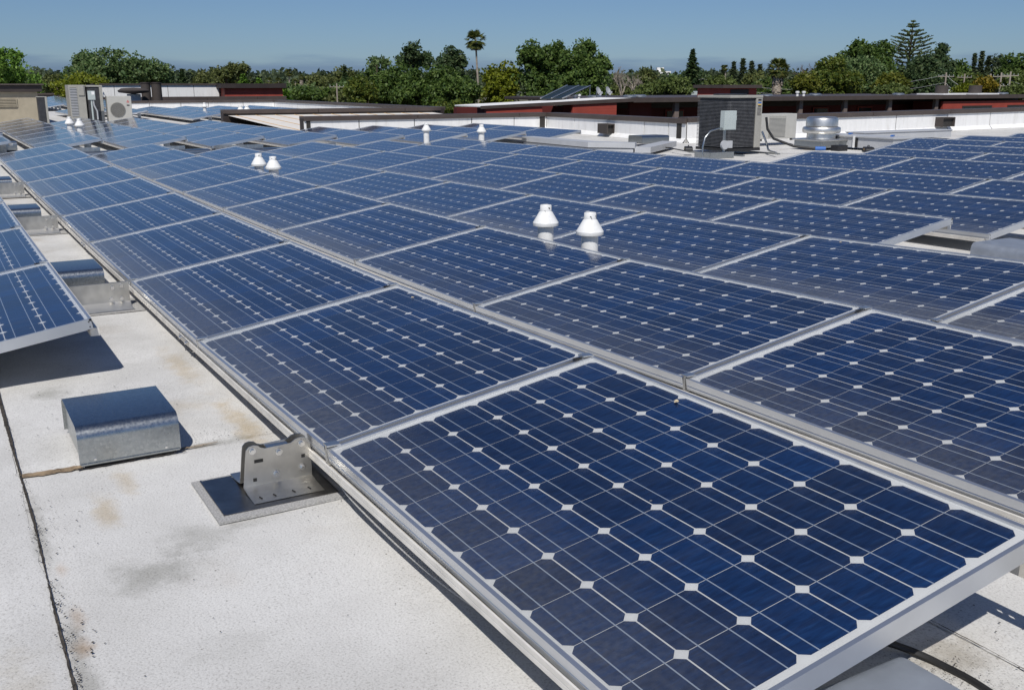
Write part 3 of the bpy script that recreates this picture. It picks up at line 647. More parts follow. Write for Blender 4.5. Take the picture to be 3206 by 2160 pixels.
# galvanised hoods
simple('galvanised_dull', (.27, .30, .35), .5, .35, var=.12, scale=14)
def hood(label, loc, lx, ly, h, rot=0, group=None, mat='galvanised'):
    t = thing('metal_hood', label, 'metal hood', loc, group, rot); r_ = .042; prof = []
    prof += [(0, .016), (0, h-r_)]+[(r_-r_*math.cos(a), h-r_+r_*math.sin(a)) for a in [R(x) for x in (15, 30, 45, 60, 75, 90)]]
    prof += [(lx-r_+r_*math.sin(a), h-r_+r_*math.cos(a)) for a in [R(x) for x in (0, 15, 30, 45, 60, 75)]]+[(lx, h-r_), (lx, .016)]
    k = len(prof); e = .002; mb = MB(); cx, cz = lx/2, h*.4
    inn = [(x+(e if x < cx else -e), z-(e if z > cz else 0)) for x, z in prof]
    vs = [(x, 0, z) for x, z in prof]+[(x, ly, z) for x, z in prof]+[(x, 0, z) for x, z in inn]+[(x, ly, z) for x, z in inn]; fs = []
    for i in range(k-1):
        fs += [(i, i+k, i+1+k, i+1), (2*k+i, 2*k+i+1, 3*k+i+1, 3*k+i), (i, i+1, 2*k+i+1, 2*k+i), (k+i, 3*k+i, 3*k+i+1, k+i+1)]
    fs += [(0, 2*k, 3*k, k), (k-1, 2*k-1, 4*k-1, 3*k-1)]
    mb.add(vs, fs, mat); mb.build('hood_sheet', t, smooth=True)
    for y in (.010, ly-.012):
        mb = MB(); vs = [(x, y, z-.003 if z > .02 else z) for x, z in inn]+[(x, y+.002, z-.003 if z > .02 else z) for x, z in inn]
        mb.add(vs, [tuple(range(k)), tuple(range(k, 2*k))[::-1]], mat); mb.build('end_plate', t)
    mb = MB(); mb.box(.006, lx-.02, .014, ly-.014, .004, .017, 'black_plastic'); mb.build('base_gap_shade', t)  # black slab stands in for the shade in the gap under the hood
    for y in (ly*.15, ly*.85):
        mb = MB(); mb.tube([(.0005, y, .030), (-.004, y, .030)], .0045, 'bolt_steel', 8); mb.build('screw', t)
    mb = MB(); mb.box(-.006, -.0003, .004, ly-.004, .014, .019, mat); mb.build('drip_flange', t)
    return t
hood('galvanised metal hood with rounded edge on the open roof at left', (3.372, -.632, .006), .415, .325, .142)
hood('galvanised metal hood between leftmost and second panel rows, nearest one', (6.42, -.845, 0), .46, .36, .15)
hood('galvanised metal hood between leftmost and second panel rows, second from camera', (9.98, -.835, 0), .46, .36, .15)
hood('galvanised metal hood partly cut by left edge, third between the rows', (13.3, -.84, 0), .46, .36, .15)
hood('galvanised metal hood by the walkway at left edge', (21.2, -1.50, .02), .45, .42, .16)
hood('farthest galvanised metal hood at left edge past the walkway', (25.6, -1.55, .02), .45, .42, .16)
hood('blue grey metal hood on open roof beside short panel rows at right', (3.80, -6.10, roofz(4, -6.3)), .46, .46, .14, R(-90), None, 'galvanised_dull')
hood('galvanised metal hood under the front panel at bottom right', (.70, -1.545, .02), .45, .34, .125, 0, None, 'galvanised_dull')
hood('galvanised metal hood on white roof near the right parapet corner', (17.7, -14.3, roofz(17, -14)+.05), .5, .75, .17)
for q, (px_, lab_) in enumerate(((330, 'left'), (590, 'middle'), (845, 'right'))):
    p_ = atx(px_, 452, 18.1); hood('pale metal hood showing in the walkway gap, %s one of three' % lab_, (17.98, p_.y-.35, roofz(18, p_.y)+.02), .34, .7, .15)

# cross beams between leftmost and second rows
def cross_beam(label, x, y0, y1, zb, zt, group=None, feet=True, holes=()):
    t = thing('cross_beam', label, 'beam', (x, y0, 0), group); W_ = y1-y0
    mb = MB(); cuts = sorted(holes); last = 0.0
    for (hy, hz) in cuts+[(W_, None)]:
        a = hy-(.008 if hz else 0); mb.box(0, .003, last, a, zb, zt, 'stainless')
        if hz: mb.box(0, .003, a, a+.016, zb, hz-.008, 'stainless'); mb.box(0, .003, a, a+.016, hz+.008, zt, 'stainless'); last = a+.016
    mb.build('web_plate', t)
    mb = MB(); mb.box(.036, .039, 0, W_, zb, zt-.004, 'stainless'); mb.build('rear_web', t)
    if feet:
        mb = MB(); vs = []; pts = [(0, zb+.001), (-.03, zb-.012), (-.07, zb-.02), (-.14, zb-.022)]
        for d_, z in pts: vs += [(d_, 0, z), (d_, W_, z), (d_, 0, z-.002), (d_, W_, z-.002)]
        fs = []
        for i in range(3): a = i*4; fs += [(a, a+1, a+5, a+4), (a+2, a+6, a+7, a+3), (a, a+4, a+6, a+2), (a+1, a+3, a+7, a+5)]
        mb.add(vs, fs, 'aluminium'); mb.build('foot_flange', t)
        mb = MB(); mb.box(-.17, .20, -.05, W_+.03, max(.009, zb-.034), zb-.0245, 'pad_grey'); mb.build('flashing_pad', t)
        for y, z in ((.04, zt-.02), (.09, zt-.028), (.045, zb+.02), (.10, zb+.02)):
            mb = MB(); mb.tube([(-.001, y, z), (-.010, y, z)], .010, 'bolt_steel', 8); mb.build('bolt', t)
    return t
for x, wd in ((5.93, 'nearest'), (9.36, 'second')):
    cross_beam('stainless cross beam joining leftmost and second rows, %s one' % wd, x, -.905, -.48, .037, .150)
t = cross_beam('stainless bracket plate between leftmost and second rows, third from camera', 12.62, -.91, -.62, .037, .165)

# roof vents
def vent(label, x, y, top, zb=None, s=1.0, group=None):
    zb = roofz(x, y) if zb is None else zb; h = top-zb; t = thing('roof_vent', label, 'roof vent', (x, y, zb), group)
    mb = MB(); mb.lathe([(.057*s, 0), (.057*s, h-.135*s)], 'pvc_white', 20); mb.build('pipe', t, smooth=True)
    mb = MB(); z = h-.150*s
    mb.lathe([(.060*s, z), (.091*s, z+.002*s), (.093*s, z+.006*s), (.093*s, z+.026*s), (.088*s, z+.032*s), (.048*s, z+.100*s), (.042*s, z+.106*s), (.041*s, z+.146*s), (.038*s, z+.150*s), (.033*s, z+.150*s), (.033*s, z+.128*s)], 'pvc_white', 24)
    mb.build('cap', t, smooth=True)
    mb = MB(); mb.lathe([(.12*s, .003), (.10*s, .012), (.064*s, .03)], 'grey_sealant', 18); mb.build('flashing_collar', t, smooth=True)
    rr_ = random.Random(int(x*100)); mb = MB()
    for _ in range(5):
        a = rr_.uniform(2.2, 4.6); zz = z+rr_.uniform(.108, .14)*s; q = .0416*s
        mb.bar((q*math.cos(a), q*math.sin(a), zz), (q*math.cos(a+.25), q*math.sin(a+.25), zz-.006*s), .0006, .007*s, 'black_hole')
    mb.build('scuff', t)
    return t
vent('white conical roof vent in middle of array, left one of nearest pair', 5.62, -3.52, .462, s=.93)
vent('white conical roof vent in middle of array, right one of nearest pair', 5.10, -3.52, .468, s=.93)
vent('white conical roof vent, left one of second pair from camera', 12.27, -3.52, .415)
vent('white conical roof vent, right one of second pair from camera', 11.68, -3.52, .415)
vent('white roof vent before middle parapet, left of two far single vents', 18.2, -8.60, .49)
vent('white roof vent before middle parapet, right of two far single vents', 17.3, -9.35, .48)
vent('white roof vent in front of beige building, left one', 24.0, -2.78, .55, s=1.05)
vent('white roof vent in front of beige building, right one', 22.9, -2.84, .54, s=1.05)
vent('tiny white roof vent in far wavy array, leftmost of three', 38, -9.03, .58, s=1.1)
vent('tiny white roof vent above brown fascia, left of two', 36.2, -9.85, .50, s=1.5)
vent('tiny white roof vent above brown fascia, right of two', 36.2, -10.08, .50, s=1.5)
# bird droppings and a dry leaf on the glass
def onpanel(i, x, frac): 
    zs = ZT[i]; kx = [X0+(k-1)*PITCH_X for k in range(len(zs))]; z = interp(list(zip(kx, zs)), x)
    return Vector((x, rowY(i)-frac*PW*math.cos(TILT), z+frac*PW*math.sin(TILT)))
for i, x, f_, lab in ((1, 4.10, .93, 'dry leaf scrap on second panel of front row near its top corner'), (1, 6.6, .80, 'pale scrap on glass of third front row panel'),
                      (1, 2.20, .93, 'small pale droppings on the nearest panel near its upper edge'), (3, 4.1, .92, 'pale scrap on glass beside the short row at right')):
    p = onpanel(i, x, f_); mb = MB(); rr_ = random.Random(int(x*10))
    for _ in range(5):
        a = rr_.uniform(0, 6.3); d_ = rr_.uniform(0, .009); s_ = rr_.uniform(.0015, .005)
        mb.add([(d_*math.cos(a)+s_*math.cos(q)*1.5, d_*math.sin(a)+s_*math.sin(q), .004*rr_.random()+.002+s_*math.sin(q)*-.16) for q in (0, 1.2, 2.4, 3.7, 5)], [(0, 1, 2, 3, 4)], 'leaf_litter')
    o = mb.build('leaf_scrap', loc=p); tag(o, lab, 'leaf')

# ------------------------------------------------------------------ mechanical units on the right
def condenser(label, x0, y0, lx, ly, h, zb, panel_side=True):
    """outdoor unit: nearest vertical corner at (x0, y0); runs +x and -y"""
    t = thing('air_conditioner', label, 'air conditioner', (x0, y0, zb))
    mb = MB(); mb.box(.03, lx-.03, -ly+.03, -.03, .06, h-.05, 'coil_dark'); mb.build('coil_body', t)
    k = int((h-.16)/.026)
    for q in range(k):
        z = .08+q*.026; mb = MB(); c = .10
        pts = [(lx, 0), (c, 0)]+[(c-c*math.sin(a), -c+c*math.cos(a)) for a in [R(v) for v in (22, 45, 68)]]+[(0, -c), (0, -ly*.80)]
        vs = []; 
        for x, y in pts: vs += [(x, y, z), (x, y, z+.011)]
        for x, y in pts:
            ix = x+(.02 if x < .09 else 0); iy = y-(.02 if y > -.09 else 0); vs += [(ix, iy, z+.004)]
        m_ = len(pts); fs = [(2*i, 2*i+2, 2*i+3, 2*i+1) for i in range(m_-1)]+[(2*i+1, 2*i+3, 2*m_+i+1, 2*m_+i) for i in range(m_-1)]
        mb.add(vs, fs, 'coil_fin'); mb.build('louver', t)
    mb = MB(); mb.box(-.012, lx+.012, -ly-.012, .012, h-.05, h, 'beige_paint'); mb.build('top_cover', t, bevel=.01)
    mb = MB(); mb.lathe([(min(lx, ly)*.40, h+.001), (min(lx, ly)*.40, h+.02), (min(lx, ly)*.37, h+.022)], 'coil_dark', 24, (lx/2, -ly/2, 0)); mb.build('fan_grille', t)
    mb = MB(); mb.box(-.006, .35, -ly-.004, -ly*.81, .055, h-.0505, 'beige_paint'); mb.build('service_panel', t, bevel=.006)
    mb = MB(); mb.box(-.008, lx, -ly-.008, .008, 0, .052, 'black_plastic'); mb.build('base_pan', t)
    return t
ac = condenser('large dark louvred condenser standing on the white roof at right', 14.46, -13.10, .92, .80, 1.03, .0)
for z, c_, hh in ((.93, 'black_plastic', .03), (.885, 'blue_paint', .02), (.85, 'yellow_mark', .012), (.82, 'black_plastic', .02)):
    mb = MB(); mb.box(-.010, -.0065, -.77, -.69, z, z+hh, c_); mb.build('sticker', ac)
mb = MB(); mb.box(-.010, -.0065, -.775, -.68, .66, .80, 'grey_sealant'); mb.build('rating_plate', ac)
t = thing('disconnect_box', 'pale grey electrical box on post before the large condenser', 'electrical box', (13.9, -12.6, 0))
mb = MB(); mb.box(0, .12, -.16, .12, .43, .77, 'grey_box'); mb.build('enclosure', t, bevel=.006)
mb = MB(); mb.box(-.006, -.0005, -.148, .108, .442, .758, 'grey_box'); mb.build('door', t, bevel=.003)
mb = MB(); mb.box(.04, .07, -.20, -.162, .60, .68, 'grey_box'); mb.build('handle', t)
mb = MB(); mb.box(.03, .06, .05, .09, 0, .429, 'galvanised'); mb.build('post', t)
mb = MB(); mb.lathe([(.08, 0), (.08, .05)], 'duct_white', 16); o = mb.build('round_box', t); o.rotation_euler = (0, R(-90), 0); o.location = (.03, .09, .17)
mb = MB(); mb.box(-.01, .05, -.09, .02, .11, .24, 'duct_white'); mb.build('outlet_box', t, bevel=.004)
pts = [(.05, .12, .46), (.05, .22, .46), (.05, .40, .42), (.05, .52, .30), (.05, .56, .15), (.05, .56, -.03)]
mb = MB(); mb.tube([Vector(p) for p in pts], .016, 'galvanised', 10); mb.build('conduit', t, smooth=True)
t = thing('equipment_curb', 'galvanised curb under the large condenser', 'curb', (14.3, -12.7, roofz(14, -13)-.02))
mb = MB(); mb.box(-.25, 1.3, -1.35, -1.30, 0, .055, 'galvanised'); mb.build('curb_rail', t)
mb = MB(); mb.box(-.25, 1.3, -.45, -.40, 0, .055, 'galvanised'); mb.build('curb_rail', t)
mb = MB(); mb.box(-.45, .0, .0, .55, 0, .14, 'galvanised'); mb.build('junction_box', t, bevel=.004)
# mini split
def minisplit(label, x0, y0, wd, h, dp, zb, fan=True, mark=False):
    t = thing('air_conditioner', label, 'air conditioner', (x0, y0, zb))
    mb = MB(); mb.box(0, dp, -wd, 0, .04, h, 'cream_paint'); mb.build('casing', t, bevel=.012)
    mb = MB(); mb.box(.02, .06, -wd+.05, -wd+.12, 0, .039, 'black_plastic'); mb.build('foot', t)
    mb = MB(); mb.box(.02, .06, -.12, -.05, 0, .039, 'black_plastic'); mb.build('foot', t)
    if fan:
        cy, cz, rr_ = -wd*.40, h*.53, min(h*.40, wd*.32)
        mb = MB(); mb.lathe([(rr_, 0), (rr_, .012), (rr_*.96, .014)], 'beige_paint', 32); o = mb.build('fan_ring', t, smooth=True); o.rotation_euler = (0, R(-90), 0); o.location = (-.002, cy, cz)
        mb = MB(); mb.lathe([(rr_*.93, 0), (rr_*.93, .004)], 'coil_dark', 28); o = mb.build('fan_recess', t); o.rotation_euler = (0, R(-90), 0); o.location = (-.0165, cy, cz)
        for q in range(13):
            z = (q-6)/6.5*rr_*.9; hw = math.sqrt(max(.0001, (rr_*.95)**2-z*z)); mb = MB(); mb.box(-.027, -.0215, cy-hw, cy+hw, cz+z-.006, cz+z+.006, 'beige_paint'); mb.build('grille_slat', t)
    else:
        mb = MB(); mb.box(-.004, -.001, -wd*.70, -wd*.25, h*.14, h*.90, 'beige_paint'); mb.build('grille_panel', t)
        for q in range(16):
            z = h*.16+q*h*.045; mb = MB(); mb.box(-.013, -.0045, -wd*.69, -wd*.26, z, z+h*.022, 'cream_paint'); mb.build('grille_slat', t)
        for q in range(14):
            z = h*.12+q*h*.055; mb = MB(); mb.box(.05, dp-.06, .001, .012, z, z+h*.022, 'coil_dark'); mb.build('side_slot', t)
    if mark:
        for (yy, zz) in ((0, .03), (-.022, -.008), (.022, -.008)):
            mb = MB(); c = (-.003, -wd*.85+yy, h*.80+zz); mb.add([(c[0], c[1], c[2]+.026), (c[0], c[1]-.017, c[2]), (c[0], c[1], c[2]-.026), (c[0], c[1]+.017, c[2])], [(0, 1, 2, 3)], 'red_mark'); mb.build('emblem', t)
        mb = MB(); mb.box(-.003, -.001, -wd*.85-.04, -wd*.85+.04, h*.66, h*.70, 'black_plastic'); mb.build('lettering', t)
    return t
minisplit('cream outdoor air conditioner unit between large condenser and exhaust fan', 16.2, -15.53, 1.10, .57, .36, .04, fan=False)
# exhaust fan
t = thing('exhaust_fan', 'silver mushroom shaped exhaust fan on square curb at right', 'exhaust fan', (14.7, -15.80, .0))
t.scale = (.80, .80, .98); mb = MB(); mb.box(-.46, .46, -.46, .46, 0, .13, 'galvanised'); mb.build('curb', t, bevel=.01)
mb = MB(); mb.box(-.50, .50, -.50, .50, .131, .165, 'aluminium'); mb.build('curb_cap', t, bevel=.008)
mb = MB(); mb.lathe([(.36, .166), (.35, .31)], 'aluminium', 36); mb.build('neck', t, smooth=True)
mb = MB(); mb.lathe([(.40, .275), (.455, .285), (.470, .31), (.470, .37), (.455, .395), (.40, .41), (.38, .415)], 'aluminium', 40); mb.build('wind_band', t, smooth=True)
mb = MB(); mb.lathe([(.37, .416), (.395, .42), (.395, .54), (.375, .585), (.33, .605), (.10, .612), (.0, .613)], 'aluminium', 40); mb.build('motor_dome', t, smooth=True)
# ducts, trays
t = thing('metal_duct', 'long pale grey metal duct box with straps right of exhaust fan', 'duct', (13.2, -16.15, .0))
mb = MB(); mb.box(0, 1.9, -.52, 0, .0, .20, 'duct_white'); mb.build('duct_body', t, bevel=.005)
mb = MB(); mb.box(-.03, 1.93, -.55, .03, .201, .235, 'duct_white'); mb.build('duct_lid', t, bevel=.004)
for x in (.9, 1.45):
    mb = MB(); mb.box(x, x+.05, .031, .04, .0, .235, 'label_white'); mb.build('strap', t); mb = MB(); mb.box(x-.05, x-.001, .001, .02, .0, .19, 'black_plastic'); mb.build('strap_painted_shadow', t)  # black slab beside each strap stands in for its shadow
for x, y in ((.25, -.25), (1.3, -.25)):
    mb = MB(); mb.bar((x, y, .25), (x+.12, y-.2, .25), .05, .025, 'blue_paint'); o = mb.build('hand_tool', loc=(13.2, -16.15, 0)); tag(o, 'blue handled tool lying on duct lid, %s one' % ('right' if x < 1 else 'left'), 'tool')
t = thing('metal_duct', 'low pale metal duct behind the strapped duct at right', 'duct', (15.6, -18.9, .02))
mb = MB(); mb.box(0, .5, -2.2, .8, .0, .15, 'duct_white'); mb.build('duct_body', t, bevel=.006)
mb = MB(); mb.box(-.02, .52, -2.22, .82, .151, .17, 'duct_white'); mb.build('duct_lid', t, bevel=.004)
t = thing('cable_tray', 'long light grey metal cable tray with lid behind the panel rows', 'cable tray', (16.2, -11.1, -.05))
mb = MB(); mb.add([(0, 0, 0), (2.45, .0, 0), (2.45, -.25, 0), (.2, -.3, 0), (-.5, -.75, 0), (-.62, -.62, 0)]+[(0, 0, .085), (2.45, .0, .085), (2.45, -.25, .085), (.2, -.3, .085), (-.5, -.75, .085), (-.62, -.62, .085)],
    [(0, 1, 7, 6), (1, 2, 8, 7), (2, 3, 9, 8), (3, 4, 10, 9), (4, 5, 11, 10), (5, 0, 6, 11), (6, 7, 8, 9, 10, 11)], 'duct_white'); mb.build('tray_body', t)
mb = MB(); e = .02; P = [(0-e, e, .10), (2.48, e, .10), (2.48, -.27, .10), (.2, -.32, .10), (-.5, -.79, .10), (-.66, -.63, .10)]; Q = [(x, y, .20) for x, y, z in P]
mb.add(P+Q, [tuple(range(6))[::-1], tuple(range(6, 12))]+[(i, (i+1) % 6, (i+1) % 6+6, i+6) for i in range(6)], 'duct_white'); mb.build('tray_lid', t)
mb = MB(); mb.box(.05, 2.4, -.2, -.03, .0851, .0999, 'black_plastic'); mb.build('gap_gasket', t)
t = thing('metal_duct', 'low grey metal duct running from tray towards the large condenser', 'duct', (15.55, -11.95, -.04))
mb = MB(); mb.obox(Matrix.Translation((.55, -.75, .06)) @ Matrix.Rotation(R(-52), 4, 'Z'), 2.2, .30, .11, 'duct_white'); mb.build('duct_body', t)
# tool bags
def bag(label, loc, rot, mark, sc):
    t = thing('tool_bag', label, 'tool bag', loc, None, rot); t.scale = (sc, sc, sc)
    mb = MB(); vs = []; prof = [(-.22, 0), (-.20, .10), (-.10, .14), (.10, .145), (.18, .10), (.22, 0)]
    mb.extr_y(prof[::-1], -.12, .12, 'black_plastic'); mb.build('body', t, bevel=.02)
    mb = MB(); mb.tube([(-.1, 0, .13), (-.06, 0, .18), (.06, 0, .18), (.1, 0, .13)], .012, 'black_plastic', 6); mb.build('handle', t)
    mb = MB(); mb.quad((-.10, .1215, .07), (-.10, .1215, .105), (.04, .1215, .10), (.04, .1215, .065), mark); mb.build('marking', t)
bag('black tool bag with yellow marking left of the large condenser', (14.95, -12.55, 0), R(-35), 'yellow_mark', .62)
bag('black tool bag with orange marking right of exhaust fan', (12.75, -14.95, .02), R(-35), 'orange_line', .7)
t = thing('pipe_bundle', 'black insulated pipe bundle with blue end beside large condenser', 'pipes', (14.4, -13.95, .0))
mb = MB(); mb.tube([(.0, -.02, .62), (-.02, -.05, .40), (-.10, -.15, .22), (-.35, -.45, .08), (-.6, -.75, .04)], .024, 'black_plastic', 10); mb.build('insulation', t, smooth=True)
mb = MB(); mb.tube([(-.6, -.75, .045), (-.72, -.9, .045)], .036, 'blue_paint', 10); mb.build('blue_wrap', t)
mb = MB(); mb.box(-.95, -.75, -1.25, -1.0, 0, .11, 'black_plastic'); mb.build('end_box', t, bevel=.01)
cable('conduit_pipe', 'silver conduit pipe bending from large condenser to the roof', [(14.5, -13.98, .35), (14.42, -14.0, .2), (14.3, -13.95, .08), (14.1, -13.8, .02), (13.6, -13.5, .01)], .02, 'galvanised', 'pipe')
cable('extension_lead', 'dark extension cord lying across white roof near tool bag', [(16.6, -12.6, 0), (16.0, -12.9, .0), (15.6, -12.75, .0), (15.2, -12.6, .0), (14.9, -12.5, .0)], .012, 'black_plastic', 'cord')
for r_ in range(0, 4):
    yl = -1.63-1.4*r_; zl = .19-.016*r_
    cross_beam('stainless cross plate under near end of far rows past the walkway, %s from left' % ORD[r_+1], 18.33, yl-.93, yl-.06, roofz(18.3, yl)+.03, zl+.015, None, True)
# walkway conduit
t = tag(MB().tube([(18.05, -2.3, .06), (18.12, -3.6, .06), (18.15, -5.2, .05)], .022, 'duct_white', 8).build('conduit_pipe'), 'pale conduit pipe lying in the walkway between the arrays', 'pipe')

# ------------------------------------------------------------------ units far left
ac2 = condenser('two tone condenser with louvred side beyond the arrays at left', 33.2, -4.42, .80, .44, 1.20, .0)
t = thing('air_conditioner', 'beige cabinet of the left condenser with louvred grille', 'air conditioner', (33.2, -3.92, 0))
mb = MB(); mb.box(0, .8, -.46, 0, .05, 1.21, 'beige_paint'); mb.build('cabinet', t, bevel=.01)
for q in range(18):
    mb = MB(); mb.box(-.014, -.001, -.22, -.03, .30+q*.046, .325+q*.046, 'duct_white'); mb.build('louver', t)
for q in range(18):
    mb = MB(); mb.box(-.006, -.0005, -.22, -.03, .327+q*.046, .344+q*.046, 'coil_dark'); mb.build('louver_gap', t)
mb = MB(); mb.box(-.03, -.002, -.43, -.26, .90, 1.21, 'beige_paint'); mb.build('access_hood', t, bevel=.012)
t = thing('disconnect_box', 'pale grey electrical box in front of left condenser', 'electrical box', (32.7, -4.38, 0))
mb = MB(); mb.box(0, .1, -.20, 0, .78, 1.04, 'grey_box'); mb.build('enclosure', t, bevel=.006)
mb = MB(); mb.box(-.004, -.0004, -.18, -.10, .93, 1.02, 'label_white'); mb.build('label_plate', t)
mb = MB(); mb.tube([(.05, -.09, .0), (.05, -.09, .779)], .025, 'grey_box', 8); mb.build('post', t)
mb = MB(); mb.tube([(.05, -.14, .78), (.05, -.15, .62), (.05, -.22, .45), (.05, -.22, .2)], .022, 'duct_white', 8); mb.build('conduit', t, smooth=True)
minisplit('cream mini split unit with round fan and red emblem at left', 33.1, -4.96, .70, .86, .34, .02, True, True)
t = thing('air_conditioner', 'small dark sided unit beside the beige building', 'air conditioner', (33.0, -3.02, .02))
mb = MB(); mb.box(0, .3, -.20, 0, .04, .84, 'coil_dark'); mb.build('coil_body', t, bevel=.01)
mb = MB(); mb.box(-.005, .3, -.26, -.201, .04, .86, 'beige_paint'); mb.build('side_panel', t, bevel=.005)
mb = MB(); mb.box(-.01, .31, -.205, .01, .841, .865, 'beige_paint'); mb.build('top_cover', t)
# beige building
t = thing('roof_building', 'beige stucco roof building with dark fascia and louvre at left edge', 'building', (35.2, -3.24, 0))
mb = MB(); mb.box(0, 9, 0, 12, -.1, 1.0, 'stucco'); mb.build('wall', t)
mb = MB(); mb.box(-.12, 9.12, -.14, 12, 1.001, 1.20, 'dark_brown'); mb.build('fascia', t, bevel=.01)
mb = MB(); mb.box(-.2, 9.2, -.2, 12, 1.201, 1.245, 'brown_cap'); mb.build('roof_edge', t, bevel=.01)
mb = MB(); mb.box(-.03, -.001, .60, 1.5, .55, .80, 'stucco'); mb.build('louvre_frame', t)
for q in range(5):
    mb = MB(); mb.box(-.055, -.031, .64, 1.5, .565+q*.045, .59+q*.045, 'stucco'); mb.build('louvre_slat', t)
    mb = MB(); mb.box(-.034, -.0305, .64, 1.5, .592+q*.045, .606+q*.045, 'black_hole'); mb.build('louvre_gap', t)

# ------------------------------------------------------------------ roofs further back
t = thing('penthouse_wall', 'white raised roof wall with dark cap behind mini split', 'wall', (72, -9.6, 0))
L1 = 8.6
for q in range(5):
    mb = MB(); y0 = -q*L1/5; mb.box(0, .3, y0-L1/5+.03, y0, -.3, 1.16, 'white_wall'); mb.build('flashing_sheet', t)
mb = MB(); mb.box(.01, .28, -L1, 0, -.3, 1.15, 'sealant'); mb.build('wall_core', t)
mb = MB(); mb.box(-.1, .4, -L1-.1, .1, 1.161, 1.27, 'brown_cap'); mb.build('cap_flashing', t)
t = thing('red_penthouse', 'dark red sided roof box with brown fascia behind far parapet', 'building', (71, -18.3, 0))
for q in range(5):
    mb = MB(); mb.box(0, 5, -4.1, 0, .18+q*.155, .18+q*.155+.152, 'red_siding'); mb.build('siding_board', t)
mb = MB(); mb.box(.02, 4.98, -4.08, -.02, -6, .96, 'red_dark'); mb.build('wall', t)
mb = MB(); mb.box(-.3, 5.3, -4.3, .3, .961, 1.27, 'dark_brown'); mb.build('fascia', t)
for x, y, r_, h, lab in ((58, -10.72, .25, 1.32, 'left'), (58, -11.28, .27, 1.32, 'right')):
    t = thing('roof_flue', 'dark brown cylindrical flue on far roof, %s one of two' % lab, 'flue', (x, y, 0)); mb = MB(); mb.lathe([(r_, 0), (r_, h)], 'dusty_brown', 20); mb.build('stack', t, smooth=True)
    mb = MB(); mb.lathe([(r_+.02, h-.06), (r_+.02, h+.01)], 'dark_brown', 20); mb.build('rim', t, smooth=True)
t = thing('exhaust_fan', 'dark domed fan beside the brown flues on far roof', 'exhaust fan', (57, -9.9, .1)); mb = MB(); mb.lathe([(.1, .62), (.75, .70), (.8, .80), (.6, .92), (0, .95)], 'dusty_brown', 24); mb.build('hood', t, smooth=True)
mb = MB(); mb.lathe([(.35, 0), (.35, .619)], 'duct_white', 16); mb.build('neck', t)

# red building across the courtyard
RX = 38.0
t = thing('red_building', 'red sided building with white roof, brown fascia and dark veranda', 'building', (RX, -20.7, 0))
def Yr(y): return y+20.7
mb = MB(); mb.add([(0, Yr(-20.6), .28), (0, Yr(-28.5), .55), (2.6, Yr(-28.5), .55), (2.6, Yr(-20.6), .28), (0, Yr(-20.6), .33), (0, Yr(-28.5), .605), (2.6, Yr(-28.5), .605), (2.6, Yr(-20.6), .335)],
    [(0, 1, 2, 3), (4, 7, 6, 5), (1, 5, 6, 2), (2, 6, 7, 3), (3, 7, 4, 0)], 'white_wall'); mb.build('sloping_roof', t)
mb = MB(); mb.add([(-.04, Yr(-20.6)+.1, .21), (-.04, Yr(-28.5), .44), (-.04, Yr(-28.5), .61), (-.04, Yr(-20.6)+.1, .335), (0, Yr(-20.6)+.1, .21), (0, Yr(-28.5), .44), (0, Yr(-28.5), .61), (0, Yr(-20.6)+.1, .335)],
    [(0, 3, 2, 1), (3, 7, 6, 2), (0, 4, 7, 3), (0, 1, 5, 4)], 'brown_cap'); mb.build('sloping_fascia', t)
mb = MB(); mb.box(0, 12, Yr(-62), Yr(-28.5), .48, .56, 'brown_cap'); mb.build('flat_roof', t)
mb = MB(); mb.box(-.05, .0, Yr(-62), Yr(-28.5)-.001, .40, .62, 'brown_cap'); mb.build('fascia', t, bevel=.01)
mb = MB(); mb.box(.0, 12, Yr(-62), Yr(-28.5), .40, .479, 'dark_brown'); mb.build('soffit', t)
for a, b2, zt in ((-23.6, -20.8, .27), (-27.6, -25.2, .40)):
    k = int((zt+1.2)/.13)
    for q in range(k):
        z = zt-.13*(q+1); mb = MB(); mb.box(.04, .2, Yr(a), Yr(b2), z, z+.127, 'red_siding'); mb.build('siding_board', t)
    mb = MB(); mb.box(.07, .9, Yr(a)+.02, Yr(b2)-.02, -6.6, zt-.01, 'red_dark'); mb.build('wall', t)
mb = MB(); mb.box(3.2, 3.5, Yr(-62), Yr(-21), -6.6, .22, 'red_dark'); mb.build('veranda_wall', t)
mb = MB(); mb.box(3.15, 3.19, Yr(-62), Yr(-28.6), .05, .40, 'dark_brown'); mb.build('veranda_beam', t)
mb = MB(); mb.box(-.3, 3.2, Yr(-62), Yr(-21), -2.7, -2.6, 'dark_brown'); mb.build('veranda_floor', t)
mb = MB(); mb.box(1.2, 1.35, Yr(-30.5), Yr(-29.2), -2.6, .39, 'red_dark'); mb.build('veranda_wing_wall', t)
for y in (-31.3, -39.5, -42.8, -46.3, -50.2):
    mb = MB(); mb.box(.25, .45, Yr(y)-.13, Yr(y)+.13, -2.6, .399, 'post_brown'); mb.build('post', t)
for y in (-33.5, -37.6, -44.0, -47.6):
    mb = MB(); mb.box(3.10, 3.14, Yr(y)-.6, Yr(y)+.6, -1.9, -.05, 'red_siding'); f_ = mb.build('window', t); mb = MB(); mb.box(3.06, 3.095, Yr(y)-.52, Yr(y)+.52, -1.8, -.12, 'glass_dark'); mb.build('pane', f_)
for q in range(9):
    z = .26-.13*(q+1); mb = MB(); mb.box(.14, .3, Yr(-62), Yr(-50.6), z, z+.127, 'red_siding'); mb.build('siding_board', t)
mb = MB(); mb.box(.17, 2.2, Yr(-62), Yr(-50.62), -6.6, .25, 'red_dark'); mb.build('wall', t)
